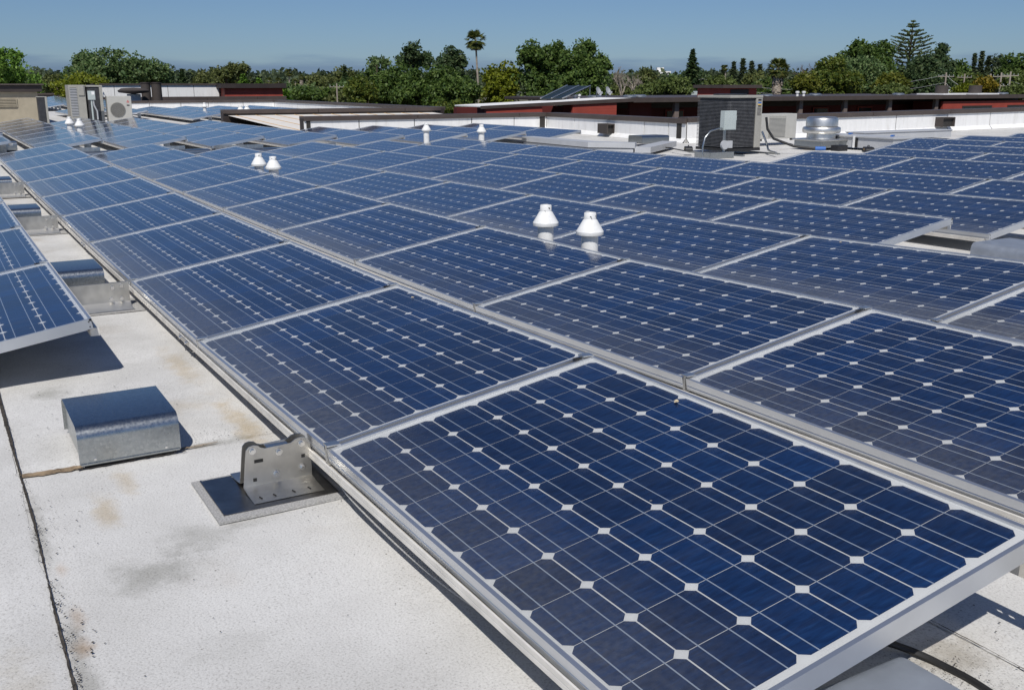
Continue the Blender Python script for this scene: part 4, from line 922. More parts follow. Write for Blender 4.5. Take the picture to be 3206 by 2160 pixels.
for a, b2 in ((-55.0, -52.3), (-61, -56.5)):
    mb = MB(); mb.box(.10, .135, Yr(a), Yr(b2), -1.2, -.0, 'dark_brown'); f_ = mb.build('window', t); mb = MB(); mb.box(.07, .095, Yr(a)+.1, Yr(b2)-.1, -1.1, -.08, 'glass_dark'); mb.build('pane', f_)
t = thing('red_cupola', 'small red box with brown lid above the veranda roof behind large condenser', 'building', (42, -37.4, .56))
mb = MB(); mb.box(0, 2, -2.5, 0, 0, .45, 'red_siding'); mb.build('wall', t); mb = MB(); mb.box(-.25, 2.2, -2.65, .15, .451, .62, 'brown_cap'); mb.build('lid', t); mb = MB(); mb.box(-.03, -.002, -1.9, -.6, .12, .38, 'dark_brown'); mb.build('vent_opening', t)
# tilted collector rack on the red building
t = thing('collector_rack', 'dark tilted solar panel rack on the red building\'s white roof', 'solar rack', (40, -24.7, .5))
A_, B_, C_, D_ = Vector((0, 0, .03)), Vector((1.6, -2.5, .61)), Vector((1.6, -3.85, .59)), Vector((0, -1.2, .03))
mb = MB(); up = Vector((-.02, 0, .05)); mb.add([A_, B_, C_, D_, A_+up, B_+up, C_+up, D_+up], [(0, 1, 2, 3), (4, 7, 6, 5), (0, 4, 5, 1), (1, 5, 6, 2), (2, 6, 7, 3), (3, 7, 4, 0)], 'glass_dark'); mb.build('collector', t)
for a, b2 in ((A_, B_), (D_, C_), ((A_+D_)/2, (B_+C_)/2)):
    mb = MB(); mb.bar(a+up*1.4, b2+up*1.4, .06, .03, 'aluminium'); mb.build('frame_bar', t)
for p in (B_, C_): mb = MB(); mb.tube([p, (p.x, p.y, 0)], .025, 'aluminium', 6); mb.build('leg', t)
for i, (px, py) in enumerate(((1872, 288), (1902, 287))):
    p = atx(px, py, 41); t = thing('satellite_dish', 'grey satellite dish on the red building roof, %s one' % ('left' if i == 0 else 'right'), 'satellite dish', (p.x, p.y, .56))
    mb = MB(); h = p.z-.56; prof = [(.0, .0), (.12, .015), (.24, .05), (.36, .11)]; vs = []
    mb.lathe([(.001, .0), (.08, .008), (.16, .030), (.225, .062), (.215, .066), (.155, .037), (.001, .015)], 'duct_white', 20); o = mb.build('dish', t, smooth=True); o.location = (0, 0, h); o.rotation_euler = (R(25), R(-65), 0)
    mb = MB(); mb.tube([(.1, 0, 0), (.1, 0, h)], .03, 'aluminium', 6); mb.build('mast', t)
    mb = MB(); mb.bar((0, 0, h-.1), (-.45, .1, h-.05), .03, .03, 'aluminium'); mb.bar((-.45, .1, h-.09), (-.45, .1, h+.01), .07, .07, 'duct_white'); mb.build('feed_arm', t)
for i, (px, top, lab) in enumerate(((1799, 296, 'left of the dishes, first'), (1812, 295, 'left of the dishes, second'), (2497, 286, 'right of large condenser, left one'), (2517, 286, 'right of large condenser, right one'))):
    p = atx(px, top, 41); t = thing('flue_pipe', 'small white flue pipe on red building roof, %s' % lab, 'pipe', (p.x, p.y, .5)); h = p.z-.5
    mb = MB(); mb.lathe([(.07, 0), (.07, h-.1)], 'pvc_white', 10); mb.build('pipe', t); mb = MB(); mb.lathe([(.11, h-.1), (.11, h-.02), (.05, h)], 'pvc_white', 10); mb.build('cap', t)
for i, (px, top, lab) in enumerate(((1862, 299, 'below the dishes'), (1972, 298, 'left of dark veranda'), (2003, 297, 'over the dark veranda'), (2400, 296, 'just right of large condenser'), (2552, 293, 'right of white flue pipes'), (2813, 292, 'below the tall tiered pine'), (3140, 290, 'near right edge'))):
    p = atx(px, top, 42); t = thing('roof_fan', 'small grey mushroom fan on red building roof, %s' % lab, 'exhaust fan', (p.x, p.y, .5)); h = p.z-.5
    mb = MB(); mb.lathe([(.2, 0), (.2, h*.5)], 'aluminium', 14); mb.build('neck', t); mb = MB(); mb.lathe([(.36, h*.5), (.36, h*.8), (.25, h), (.05, h)], 'aluminium', 16); mb.build('hood', t, smooth=True)
for i, px in enumerate((2950, 3055)):
    p = atx(px, 268, 43); t = thing('roof_chimney', 'dark brown round chimney on white curb, %s of two at right' % ('left' if i == 0 else 'right'), 'chimney', (p.x, p.y, .55)); h = p.z-.55
    mb = MB(); mb.lathe([(.40, .09), (.40, h), (.36, h), (.36, h-.1)], 'dusty_brown', 18); mb.build('stack', t, smooth=True)
    mb = MB(); mb.box(-1, 1, -1.1, 1.1, 0, .088, 'white_wall'); mb.build('curb', t)

# ------------------------------------------------------------------ trees and the far background
GZ = -6.6
foliage('leaf_bright', [(0.0766, 0.1520, 0.0219), (0.1204, 0.2329, 0.0328), (0.1860, 0.3038, 0.0456)])
foliage('leaf_bright2', [(0.0675, 0.1000, 0.0225), (0.1148, 0.1562, 0.0394), (0.1620, 0.2063, 0.0563)])
foliage('leaf_lime', [(0.0931, 0.1265, 0.0083), (0.1615, 0.1955, 0.0124), (0.2236, 0.2415, 0.0207)])
foliage('leaf_grey', [(0.0577, 0.1092, 0.0355), (0.1050, 0.1700, 0.0540), (0.1969, 0.2552, 0.1039)])
foliage('leaf_dark', [(0.0398, 0.0789, 0.0180), (0.0796, 0.1369, 0.0270), (0.1422, 0.2054, 0.0451)])
foliage('leaf_olive', [(0.0717, 0.0936, 0.0290), (0.1125, 0.1381, 0.0398), (0.1739, 0.1894, 0.0616)])
foliage('leaf_pine', [(0.0328, 0.0659, 0.0260), (0.0601, 0.1013, 0.0389), (0.1094, 0.1467, 0.0563)])
foliage('leaf_gold', [(0.0670, 0.0929, 0.0124), (0.1252, 0.1420, 0.0166), (0.1788, 0.1803, 0.0228)])
foliage('leaf_gold2', [(0.0500, 0.0875, 0.0169), (0.0999, 0.1375, 0.0203), (0.1698, 0.1875, 0.0281)])
foliage('leaf_orange', [(0.1010, 0.1045, 0.0099), (0.2020, 0.1568, 0.0119), (0.2626, 0.1881, 0.0198)])
foliage('palm_green', [(0.0486, 0.0750, 0.0162), (0.0972, 0.1275, 0.0270), (0.1782, 0.1725, 0.0473)])
foliage('palm_dead', [(.10, .075, .04), (.17, .13, .075), (.24, .19, .12)], trans=.1)
foliage('palm_skirt', [(.20, .165, .125), (.30, .255, .205), (.38, .33, .28)], trans=.05)
foliage('leaf_far', [(0.0553, 0.0838, 0.0477), (0.0856, 0.1165, 0.0598), (0.1258, 0.1536, 0.0757)])
RND = random.Random(21)
def rdir(r):
    z = r.uniform(-1, 1); a = r.uniform(0, 2*math.pi); q = math.sqrt(1-z*z); return Vector((q*math.cos(a), q*math.sin(a), z))
def leaf(mb, p, nrm, s, r, mat, asp=1.0):
    t1 = nrm.cross(Vector((r.uniform(-1, 1), r.uniform(-1, 1), r.uniform(-1, 1)))).normalized(); t2 = nrm.cross(t1)
    a, b_ = s*asp, s*.62
    mb.add([p-t1*a, p-t2*b_*.9+t1*a*.1, p+t1*a, p+t2*b_+t1*a*.05], [(0, 1, 2, 3)], mat)
def pxs(D): return D/(F_PX*1.034)
def clump_crown(mb, c, rx, ry, rz, mat, r, clumps, per, ls, fill=.35, low=-1.0):
    cents = []
    for _ in range(int(clumps*1.5)):
        d_ = rdir(r)
        if d_.z < low: d_.z = -d_.z*.5
        f_ = r.uniform(fill, 1.0); q = Vector((d_.x*rx*f_, d_.y*ry*f_, d_.z*rz*f_)); cr = min(rx, rz)*r.uniform(.26, .46); cents.append((c+q, cr))
        for _ in range(per):
            e = rdir(r); k = 1.25*r.random()**.55; p = c+q+Vector((e.x*cr*k, e.y*cr*k, e.z*cr*k*.75))
            nn = (e*.7+rdir(r)*.6+Vector((0, 0, .25))).normalized(); leaf(mb, p, nn, ls*r.uniform(.6, 1.25), r, mat)
    for _ in range(int(clumps*3)):
        d_ = rdir(r); f_ = r.uniform(.95, 1.22); q = c+Vector((d_.x*rx*f_, d_.y*ry*f_, abs(d_.z)*rz*f_))
        for _ in range(6): leaf(mb, q+rdir(r)*ls*2.2*r.random(), rdir(r), ls*r.uniform(.6, 1.2), r, mat)
    return cents
def broad(label, px, top, hw, bot, D, mat, clumps=42, per=62, name='broadleaf_tree', lobes=None, ls=None, group=None, trunk='bark'):
    r = random.Random(int(px*31+D)); s = pxs(D); c = atd(px, (top+bot)/2, D); rz = (bot-top)/2*s*.93; rx = hw*s*.86
    t = thing(name, label, 'tree' if 'bush' not in name and 'shrub' not in name else 'bush', (c.x, c.y, GZ), group); O = Vector((c.x, c.y, GZ))
    mb = MB(); per = int(per*1.6); ls = ls or max(.11, D*.00165); cents = []
    if lobes:
        lobes = [(a_, b2, c_*1.14, d_) for a_, b2, c_, d_ in lobes]+[(px, top+.24*(bot-top), hw*.84, bot)]; clumps = int(clumps*1.35)
        for (lx, ltop, lhw, lbot) in lobes:
            cc = atd(lx, (ltop+lbot)/2, D+r.uniform(-2, 2)); cents += clump_crown(mb, cc-O, lhw*s*.86, lhw*s*.86, (lbot-ltop)/2*s*.93, mat, r, max(8, int(clumps/len(lobes))), per, ls)
    else: cents = clump_crown(mb, c-O, rx, rx, rz, mat, r, clumps, per, ls)
    mb.build('crown', t)
    mb = MB(); H = c.z-GZ
    mb.tube([(0, 0, 0), (.1, .05, H*.5), (0, 0, H)], [max(.12, rx*.07), max(.09, rx*.05), max(.05, rx*.025)], trunk, 7); mb.build('trunk', t)
    for q, cr in r.sample(cents, min(7, len(cents))):
        mb = MB(); a = Vector((0, 0, H*r.uniform(.55, .9))); mb.tube([a, (a+q)/2+Vector((0, 0, -.2)), q], [rx*.03+.03, rx*.02+.02, .02], trunk, 5); mb.build('limb', t)
    return t
def conifer(label, px, top, hw, bot, D, mat='leaf_pine', name='conifer_tree', dens=1.0, droop=.25, ls=None, group=None):
    r = random.Random(int(px*17+D)); s = pxs(D); base = atd(px, bot, D); tp = atd(px, top, D); t = thing(name, label, 'tree', (base.x, base.y, GZ), group)
    H = tp.z-GZ; hb = base.z-GZ; R0 = hw*s; mb = MB(); ls = ls or max(.14, D*.0018); tiers = max(12, int((H-hb)/(ls*1.15)))
    for i in range(tiers):
        u = i/(tiers-1); z = hb+(H-hb)*u; L = R0*(1-u)**.8*r.uniform(.75, 1.1)+.12; nb = int(8*dens+5)
        for j in range(nb):
            a = 2*math.pi*(j+r.random())/nb; Lb = L*r.uniform(.55, 1.1); k = max(2, int(Lb/(ls*.55)))
            for m_ in range(k):
                v = (m_+r.random())/k; p = Vector((math.cos(a)*Lb*v, math.sin(a)*Lb*v, z-droop*Lb*v+r.uniform(-.3, .3)*ls))
                for _ in range(2): leaf(mb, p+rdir(r)*ls*.5, (Vector((0, 0, 1))+rdir(r)*.7).normalized(), ls*r.uniform(.6, 1.2), r, mat, 1.2)
    mb.build('crown', t); mb = MB(); mb.tube([(0, 0, 0), (0, 0, H*.6), (0, 0, H)], [.18+R0*.04, .1+R0*.02, .02], 'bark', 7); mb.build('trunk', t); return t
def fan_leaf(mb, base, d_, L, r, mat, blades=11, spread=1.15):
    d_ = d_.normalized(); side = d_.cross(Vector((0, 0, 1)))
    if side.length < .1: side = Vector((1, 0, 0))
    side.normalize(); hub = base+d_*L*.45; nn = side.cross(d_)
    mb.add([base-side*.02, base+side*.02, hub+side*.015, hub-side*.015], [(0, 1, 2, 3)], mat)
    for i in range(blades):
        a = (i/(blades-1)-.5)*2*spread; v = (d_*math.cos(a)+side*math.sin(a)).normalized(); tip = hub+v*L*.62*r.uniform(.85, 1.05)+Vector((0, 0, -L*.16*abs(a)-L*.06)); mid = hub+v*L*.32; wv = v.cross(nn).normalized()*L*.055
        mb.add([hub, mid+wv, tip, mid-wv], [(0, 1, 2, 3)], mat)
def palm(label, px, top, cr_px, crown_bot, bot, D, skirt=0, name='fan_palm', leaves=46, lean=0):
    r = random.Random(int(px*13)); s = pxs(D); c = atd(px, (top+crown_bot)/2, D); b0 = atd(px+lean, bot, D); t = thing(name, label, 'palm tree', (b0.x, b0.y, GZ)); O = Vector((b0.x, b0.y, GZ))
    C = c-O; Rr = cr_px*s; mb = MB(); md = MB()
    for i in range(leaves):
        e = rdir(r); el = r.uniform(-.55, 1.0); d_ = Vector((e.x, e.y, 0)).normalized()*math.cos(el*1.4)+Vector((0, 0, math.sin(el*1.4)))
        fan_leaf(mb, C+Vector((0, 0, -.12*Rr)), d_, Rr*1.08, r, 'palm_green')
    for i in range(int(leaves*.55)):
        e = rdir(r); d_ = Vector((e.x, e.y, 0)).normalized()*.55+Vector((0, 0, -r.uniform(.5, 1.3))); fan_leaf(md, C+Vector((0, 0, -.25*Rr)), d_, Rr*.8, r, 'palm_dead', 7, .7)
    mb.build('crown', t); md.build('dead_fronds', t)
    mb = MB(); tw = max(.14, Rr*.10)
    mb.tube([(0, 0, 0), (C.x*.3, C.y*.3, C.z*.4), (C.x*.8, C.y*.8, C.z*.8), C], [tw*1.5, tw, tw*.8, tw*.8], 'pale_bark', 8); mb.build('trunk', t)
    if skirt:
        mb = MB(); zt, zb = C.z-Rr*.5, atd(px, skirt, D).z-GZ
        for i in range(420):
            u = r.random(); z = zt+(zb-zt)*u; a = r.uniform(0, 2*math.pi); q = tw*(2.6-.9*u)*r.uniform(.8, 1.2); p = Vector((C.x+math.cos(a)*q, C.y+math.sin(a)*q, z)); L = Rr*r.uniform(.25, .5); wv = Vector((-math.sin(a), math.cos(a), 0))*L*.2
            mb.add([p-wv*.4, p+wv*.4, p+wv+Vector((math.cos(a)*L*.2, math.sin(a)*L*.2, -L)), p-wv+Vector((math.cos(a)*L*.2, math.sin(a)*L*.2, -L))], [(0, 1, 2, 3)], 'palm_skirt')
        mb.build('frond_skirt', t)
    return t
def norfolk(label, px, top, hw, bot, D):
    r = random.Random(99); s = pxs(D); b0 = atd(px, bot, D); tp = atd(px, top, D); t = thing('norfolk_pine', label, 'tree', (b0.x, b0.y, GZ)); H = tp.z-GZ; hb = b0.z-GZ; R0 = hw*s
    mbs = MB(); cr = MB(); zs = [.01, .055, .085, .15, .20, .25, .30, .35, .40, .45, .50, .56, .62, .68, .75, .82, .9]
    prof = [.07, .22, .24, .46, .62, .78, .86, .96, .9, 1.0, 1.0, .92, .8, .86, .8, .8, .8]
    for u, pr in zip(zs, prof):
        z = H-(H-hb)*u; nb = 5 if u < .03 else 8; L0 = R0*pr; off = r.random()*6
        for j in range(nb):
            a = off+2*math.pi*(j+.35*r.random())/nb; L = L0*r.uniform(.78, 1.08); k = max(3, int(L/.10))
            for m_ in range(1, k+1):
                v = m_/k; p = Vector((math.cos(a)*L*v, math.sin(a)*L*v, z+L*(.26*v*v-.06*v)))
                if v > .30:
                    wv = .10*math.sin(min(1, (1-v)*3+.25)*1.57)
                    for _ in range(4): leaf(cr, p+Vector((r.uniform(-wv, wv), r.uniform(-wv, wv), r.uniform(.0, wv*1.1))), (Vector((0, 0, .6))+rdir(r)).normalized(), .10*r.uniform(.6, 1.1), r, 'leaf_norfolk', 1.4)
            mbs.tube([(0, 0, z), (math.cos(a)*L*.5, math.sin(a)*L*.5, z+L*.03), (math.cos(a)*L*.95, math.sin(a)*L*.95, z+L*.17)], [.04, .03, .012], 'bark', 4, False)
    cr.build('crown', t); mbs.build('branches', t); mb = MB(); mb.tube([(0, 0, 0), (.1, 0, H*.6), (0, 0, H)], [.32, .2, .03], 'bark', 8); mb.build('trunk', t)
foliage('leaf_norfolk', [(0.0548, 0.0910, 0.0255), (0.0983, 0.1377, 0.0365), (0.1641, 0.1985, 0.0620)])
def bare_tree(label, px, top, hw, bot, D, mat='pale_bark', seed=3, twigs=True):
    r = random.Random(seed); s = pxs(D); b0 = atd(px, bot, D); H = atd(px, top, D).z-GZ; t = thing('bare_tree', label, 'tree', (b0.x, b0.y, GZ)); mb = MB()
    def br(p, d_, L, rad, dep):
        q = p+d_*L; mb.tube([p, (p+q)/2+rdir(r)*L*.07, q], [rad, rad*.8, rad*.55], mat, 5, False)
        if dep:
            for _ in range(r.choice((2, 3, 3))): br(p+d_*L*r.uniform(.5, 1), (d_*.75+rdir(r)*.55+Vector((0, 0, .18))).normalized(), L*r.uniform(.55, .8), rad*.58, dep-1)
    h0 = atd(px, bot, D).z-GZ
    mb.tube([(0, 0, 0), (0, 0, h0)], [.2, .14], mat, 6)
    for k in range(4): br(Vector((0, 0, h0)), (Vector((r.uniform(-.5, .5), r.uniform(-.5, .5), 1))).normalized(), (H-h0)*.38, .085, 5)
    mb.build('branches', t); return t
def pole(label, px, top, D, arms=1, lamp=False, mat='wood_pole', box=False):
    p = atd(px, top, D); t = thing('utility_pole', label, 'utility pole', (p.x, p.y, GZ)); H = p.z-GZ
    mb = MB(); mb.tube([(0, 0, 0), (0, 0, H)], [.10, .07], mat, 7); mb.build('shaft', t)
    for q in range(arms):
        mb = MB(); z = H-.35-q*.8; mb.bar(RGT*-.75+Vector((0, 0, z)), RGT*.75+Vector((0, 0, z)), .06, .06, mat); mb.build('crossarm', t)
        for o_ in (-.68, -.3, .3, .68):
            mb = MB(); mb.lathe([(.025, 0), (.035, .05), (.02, .10)], 'grey_box', 8, RGT*o_+Vector((0, 0, z+.06))); mb.build('insulator', t)
    if lamp:
        mb = MB(); mb.tube([(0, 0, H-2.2), tuple(RGT*-1.3+Vector((0, 0, H-1.8))), tuple(RGT*-2.2+Vector((0, 0, H-1.75)))], .06, 'duct_white', 6); mb.build('lamp_arm', t)
        mb = MB(); mb.bar(RGT*-2.1+Vector((0, 0, H-1.72)), RGT*-3.0+Vector((0, 0, H-1.70)), .22, .14, 'duct_white'); mb.build('lamp_head', t)
    if box:
        mb = MB(); mb.lathe([(.3, H-2.6), (.3, H-1.6), (.1, H-1.5)], 'duct_white', 12, RGT*.45); mb.build('transformer', t, smooth=True)
    return p

broad('bright green tree at left edge above beige building', 18, 158, 100, 300, 75, 'leaf_bright', 46, 70, lobes=((25, 158, 45, 235), (60, 215, 55, 300), (-15, 190, 60, 300)))
broad('small green tree just right of beige building', 112, 238, 24, 300, 85, 'leaf_bright', 12, 50)
broad('olive bush between beige building and lime bush', 170, 238, 45, 300, 120, 'leaf_olive', 22, 60, name='olive_bush')
broad('large grey green tree behind left condenser', 385, 163, 160, 300, 95, 'leaf_grey', 110, 70, lobes=((270, 165, 42, 235), (345, 160, 70, 280), (440, 178, 70, 290), (500, 205, 45, 300), (330, 215, 110, 305), (235, 210, 40, 290)))
broad('lime green bush above left condenser', 250, 232, 62, 300, 68, 'leaf_lime', 34, 66, name='lime_bush', lobes=((250, 230, 40, 300), (205, 252, 36, 305)))
broad('small lime green bush behind mini split', 312, 243, 32, 300, 70, 'leaf_lime', 16, 60, name='lime_bush')
conifer('dark green pointed tree right of large grey green tree', 575, 220, 30, 300, 150, dens=1.2)
conifer('slim dark conifer beside large grey green tree', 541, 228, 16, 290, 160, dens=1.0)
broad('eucalyptus tree with two rounded tops', 700, 203, 80, 310, 130, 'leaf_olive', 50, 60, lobes=((722, 204, 20, 245), (757, 202, 22, 242), (690, 215, 30, 275), (740, 240, 50, 305), (660, 240, 50, 305)))
broad('brownish tree left of eucalyptus', 640, 230, 34, 300, 120, 'leaf_olive', 20, 56)
conifer('bright green cone shaped tree right of red roof box', 768, 238, 48, 330, 78, 'leaf_bright', dens=1.5, droop=.1)
conifer('bright green tree second right of red roof box', 815, 250, 42, 330, 80, 'leaf_bright', dens=1.5, droop=.1)
conifer('small bright green tree below slim far palm', 890, 270, 34, 330, 78, 'leaf_bright', dens=1.5, droop=.1)
palm('slim far palm left of centre', 905, 214, 14, 238, 320, 190)
palm('stout far palm with pale skirt, left of two', 943, 234, 10, 250, 300, 200, skirt=276, leaves=30)
palm('stout far palm with pale skirt, right of two', 963, 232, 10, 249, 300, 200, skirt=274, leaves=30)
for i, px in enumerate((842, 872, 925)):
    palm('low far palm in a row left of centre, %s one' % ORD[i+1], px, 244+4*i, 14, 262, 300, 180, leaves=26)
broad('olive tree mass behind white parapet left of centre', 1010, 240, 62, 330, 150, 'leaf_olive', 30, 60)
broad('tall olive tree left of golden tree', 1078, 218, 45, 320, 160, 'leaf_olive', 28, 60)
conifer('thin dark spire beside tall olive tree', 1082, 213, 11, 300, 150)
broad('dark low tree behind white parapet left of centre', 960, 275, 60, 335, 100, 'leaf_dark', 28, 60)
broad('golden tree left of the big dark trees', 1130, 246, 52, 350, 80, 'leaf_gold2', 36, 64)
broad('big dark green tree left of tall palm', 1250, 208, 150, 355, 88, 'leaf_dark', 120, 72, lobes=((1170, 225, 60, 340), (1250, 205, 70, 340), (1330, 215, 70, 345), (1220, 260, 90, 360), (1310, 270, 90, 360)))
broad('round topped pine rising over the big dark tree', 1292, 136, 44, 240, 110, 'leaf_pine', 44, 60, name='pine_tree', lobes=((1292, 134, 24, 190), (1285, 165, 42, 225), (1335, 165, 22, 230), (1265, 178, 20, 215)))
broad('thin grey tree at left shoulder of big dark tree', 1180, 182, 30, 225, 120, 'leaf_grey', 16, 44, lobes=((1172, 183, 16, 218), (1205, 186, 14, 215)))
broad('second dark pine just left of tall palm', 1412, 153, 48, 270, 105, 'leaf_pine', 52, 62, name='pine_tree', lobes=((1412, 152, 26, 215), (1385, 180, 24, 250), (1440, 165, 22, 250), (1410, 205, 46, 275)))
broad('dark tree below the second pine', 1410, 215, 95, 360, 86, 'leaf_dark', 90, 70, lobes=((1390, 215, 60, 330), (1450, 245, 55, 350), (1400, 280, 80, 365)))
broad('brown and green shrub beside red building roof', 1420, 322, 70, 372, 70, 'leaf_gold2', 26, 60, name='garden_shrub')
palm('tall slim fan palm against the sky', 1489, 95, 34, 150, 350, 125, lean=16)
broad('yellow green tree right of tall palm', 1568, 202, 52, 350, 92, 'leaf_lime', 50, 66, lobes=((1545, 210, 32, 290), (1590, 198, 34, 300), (1560, 260, 55, 355)))
broad('broad dark green tree in centre with ragged top', 1762, 128, 150, 345, 84, 'leaf_dark', 140, 74, lobes=((1660, 135, 42, 230), (1735, 140, 48, 240), (1830, 128, 34, 200), (1790, 160, 70, 290), (1690, 190, 75, 330), (1840, 200, 70, 330), (1880, 175, 28, 250), (1760, 240, 110, 345)))
bare_tree('leafless grey tree right of broad dark tree', 1945, 208, 45, 300, 92, seed=5)
bare_tree('leafless pale tree in front of olive shrub', 1985, 232, 30, 300, 80, seed=8)
broad('dull brush around the leafless tree', 1945, 262, 60, 318, 100, 'leaf_olive', 26, 50, name='dry_shrub')
broad('brownish round tree left of far white building', 2022, 222, 38, 300, 140, 'leaf_olive', 24, 58)
broad('pale green tree right of the dishes', 2085, 245, 72, 325, 74, 'leaf_bright2', 56, 66, lobes=((2060, 250, 50, 325), (2120, 246, 45, 325), (2020, 275, 40, 325)))
conifer('dark spruce tree left of large condenser', 2163, 160, 42, 300, 100, dens=1.4, droop=.2)
broad('dark round tree at foot of spruce', 2175, 222, 60, 310, 104, 'leaf_pine', 40, 60)
broad('pale green trees above the large condenser', 2255, 243, 52, 300, 96, 'leaf_bright2', 34, 60)
for i, (px, tp, hw) in enumerate(((2262, 210, 18), (2294, 198, 22), (2322, 188, 24), (2350, 196, 20), (2376, 206, 18))):
    conifer('far dark conifer above large condenser, %s from left' % ORD[i+1], px, tp, hw, 270, 190, 'leaf_far', dens=.9)
palm('small far palm between spruce and conifers', 2272, 203, 11, 222, 290, 170, leaves=28)
broad('grey brown trees left of skirted palm', 2365, 232, 45, 300, 130, 'leaf_olive', 24, 54)
palm('fan palm with pale shaggy skirt right of large condenser', 2437, 184, 36, 240, 305, 84, skirt=302, leaves=60)
bare_tree('thin leafless tree right of skirted palm', 2540, 190, 26, 300, 90, 'bark', 12)
broad('golden bush right of skirted palm', 2520, 240, 46, 308, 78, 'leaf_gold', 36, 62, name='golden_bush')
broad('golden green tree before the dark round tree', 2610, 190, 78, 310, 84, 'leaf_gold2', 70, 66, lobes=((2600, 185, 45, 270), (2570, 225, 50, 305), (2650, 230, 55, 308)))
broad('dark green round topped tree left of tiered pine', 2725, 132, 90, 300, 98, 'leaf_dark', 90, 70, lobes=((2690, 132, 30, 200), (2752, 134, 42, 220), (2720, 160, 62, 260), (2650, 165, 45, 280)))
broad('mid green tree in front of the round topped tree', 2690, 185, 85, 308, 92, 'leaf_grey', 66, 66)
broad('golden bush in front of tiered pine', 2790, 235, 52, 308, 80, 'leaf_gold', 40, 62, name='golden_bush')
broad('pale green shrub below tiered pine', 2790, 268, 60, 312, 70, 'leaf_bright2', 36, 60, name='green_shrub')
norfolk('tall tiered pine standing above the trees at right', 2837, 67, 74, 300, 108)
broad('dark cypress mass around foot of tiered pine', 2875, 188, 85, 312, 100, 'leaf_pine', 84, 66, lobes=((2890, 182, 40, 260), (2850, 205, 55, 310), (2920, 215, 55, 312)))
broad('open topped pine right of tiered pine', 2946, 142, 32, 260, 112, 'leaf_pine', 30, 44, name='pine_tree', lobes=((2946, 141, 18, 185), (2938, 165, 26, 215), (2965, 190, 28, 250)))
broad('green tree right of open topped pine', 2998, 195, 38, 300, 125, 'leaf_dark', 32, 58)
for i, (px, tp, hw) in enumerate(((3041, 172, 15), (3063, 166, 20), (3085, 180, 20))):
    conifer('far spruce near right edge, %s from left' % ORD[i+1], px, tp, hw, 280, 165, 'leaf_far', dens=1.1)
broad('grey tree right of far spruces', 3120, 184, 36, 290, 165, 'leaf_far', 28, 56)
broad('dark broad tree near right edge', 3158, 178, 36, 285, 160, 'leaf_dark', 30, 58)
broad('dark tree cut by right edge', 3205, 172, 36, 290, 150, 'leaf_dark', 30, 58)
broad('yellow bush among the poles at right', 3082, 248, 40, 310, 76, 'leaf_orange', 32, 60, name='yellow_bush')
broad('yellow green bush left of poles', 3020, 268, 40, 312, 72, 'leaf_lime', 26, 58, name='yellow_bush')
broad('mid green trees behind the poles', 3030, 235, 55, 312, 110, 'leaf_bright2', 36, 58)
broad('olive tree behind poles at right edge', 3180, 228, 50, 312, 105, 'leaf_bright2', 36, 58)
broad('pale green bush at right edge', 3180, 270, 50, 315, 72, 'leaf_bright2', 30, 58, name='green_bush')
# far belt of woodland nobody could count
mb = MB(); r = random.Random(77); px = -400
while px < 3700:
    D = r.uniform(230, 420); top = r.uniform(232, 256); bot = 300; hw = r.uniform(22, 60); s = pxs(D); c = atd(px, (top+bot)/2, D)
    clump_crown(mb, c, hw*s, hw*s, (bot-top)/2*s, 'leaf_far', r, 16, 26, D*.0030); px += r.uniform(10, 26)
o = mb.build('distant_woodland'); o['kind'] = 'stuff'; o['label'] = 'distant dark belt of trees along the horizon'; o['category'] = 'woodland'
# undergrowth and garden trees between the buildings
mb = MB(); px = -300
while px < 3600:
    D = r.uniform(105, 150); top = r.uniform(246, 276); bot = 345; hw = r.uniform(28, 60); s = pxs(D)
    if 780 < px < 1120 or 1980 < px < 2140 or 2200 < px < 2420: top = r.uniform(272, 290); hw *= .8; c = atd(px, (top+bot)/2, D)
    clump_crown(mb, c, hw*s, hw*s, (bot-top)/2*s, r.choice(('leaf_dark', 'leaf_olive', 'leaf_grey', 'leaf_bright2', 'leaf_dark')), r, 16, 42, D*.0020); px += r.uniform(22, 42)
o = mb.build('undergrowth'); o['kind'] = 'stuff'; o['label'] = 'mixed dark undergrowth behind the roofs'; o['category'] = 'undergrowth'
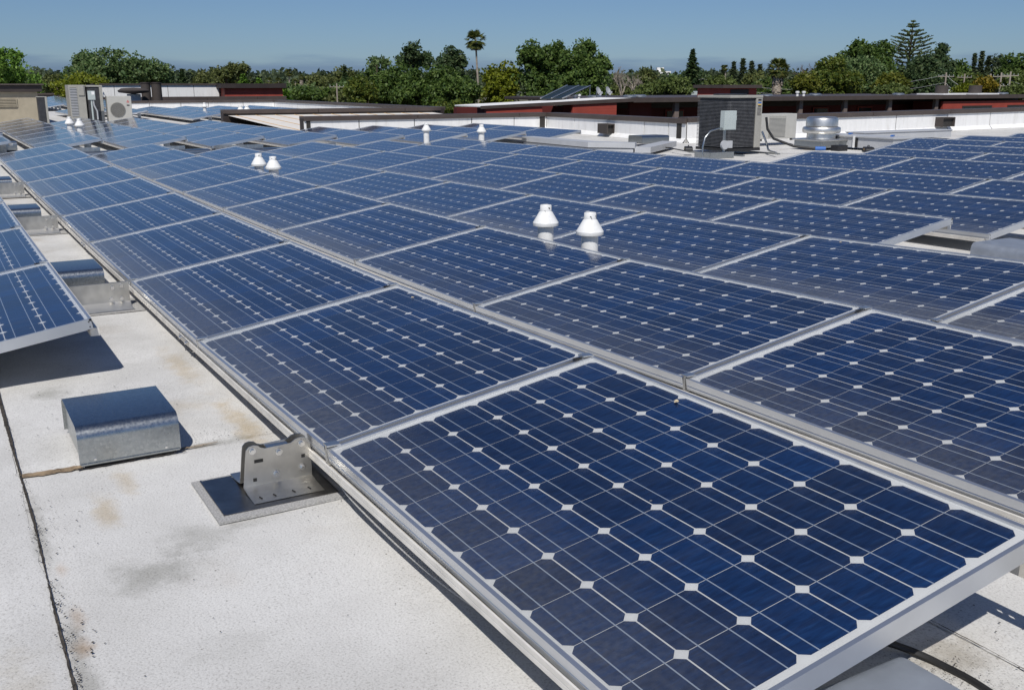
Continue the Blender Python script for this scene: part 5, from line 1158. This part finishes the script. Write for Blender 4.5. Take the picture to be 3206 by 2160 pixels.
# poles and wires
pole('utility pole with crossarm left of the golden tree', 1054, 262, 105, 1)
pole('utility pole right of red roof box', 697, 268, 110, 1)
pole('short second pole right of red roof box', 704, 286, 100, 0, mat='pale_wood')
pA = pole('utility pole with transformer right of tiered pine', 2963, 228, 95, 1, box=True)
pB = pole('utility pole with street lamp right of transformer pole', 3021, 232, 105, 1, lamp=True)
pole('thick pale pole left of double poles', 3102, 232, 80, 0, mat='pale_wood')
pC = pole('left one of the double utility poles at right', 3136, 228, 92, 2, lamp=True, mat='pale_wood')
pD = pole('right one of the double utility poles at right', 3165, 225, 92, 1, mat='pale_wood')
def wire(label, pts, rad=.011):
    mb = MB(); P = []
    for a, b_ in zip(pts, pts[1:]):
        for k in range(13):
            u = k/12; p = a.lerp(b_, u); P.append(p-Vector((0, 0, 1.2*4*u*(1-u))))
    mb.tube(P, rad, 'duct_white', 4); o = mb.build('overhead_wire'); tag(o, label, 'wire')
wire('upper overhead wire crossing right background', [atd(1480, 268, 110), atd(2200, 248, 100), pA-Vector((0, 0, .2)), pC-Vector((0, 0, .2)), atd(3400, 230, 95)])
wire('lower overhead wire crossing right background', [atd(1480, 278, 110), atd(2200, 262, 100), pA-Vector((0, 0, .9)), pC-Vector((0, 0, .9)), atd(3400, 240, 95)])
# far white building and a house
c = atd(2075, 240, 520); t = thing('far_building', 'far white building block on the horizon left of spruce', 'building', (c.x, c.y, GZ), None, YAW+math.pi)
h = atd(2075, 228, 520).z-GZ; mb = MB(); mb.box(-3, 3, -4.2, 3.6, 0, h+.6, 'white_wall'); mb.build('wall', t); mb = MB(); mb.box(-2, 2, -3.2, .2, h+.61, h+2.4, 'white_wall'); mb.build('roof_room', t)
for q in range(3):
    for k in range(4): mb = MB(); mb.box(3.01, 3.1, -2.6+k*1.3, -1.9+k*1.3, h-1.4-q*1.5, h-.6-q*1.5, 'glass_dark'); mb.build('window', t)
c = atd(2165, 300, 80); t = thing('grey_house', 'grey roofed house behind the red building left of condenser', 'house', (c.x, c.y, GZ), None, YAW+math.pi)
h = atd(2165, 303, 80).z-GZ; h2 = atd(2165, 287, 80).z-GZ
mb = MB(); mb.box(-3, 3, -2.6, 2.0, 0, h, 'white_wall'); mb.build('wall', t); mb = MB(); mb.extr_x([(-3.2, h), (2.6, h), (1.4, h2), (-2.2, h2)], -3.4, 3.4, 'grey_box'); mb.build('roof', t)
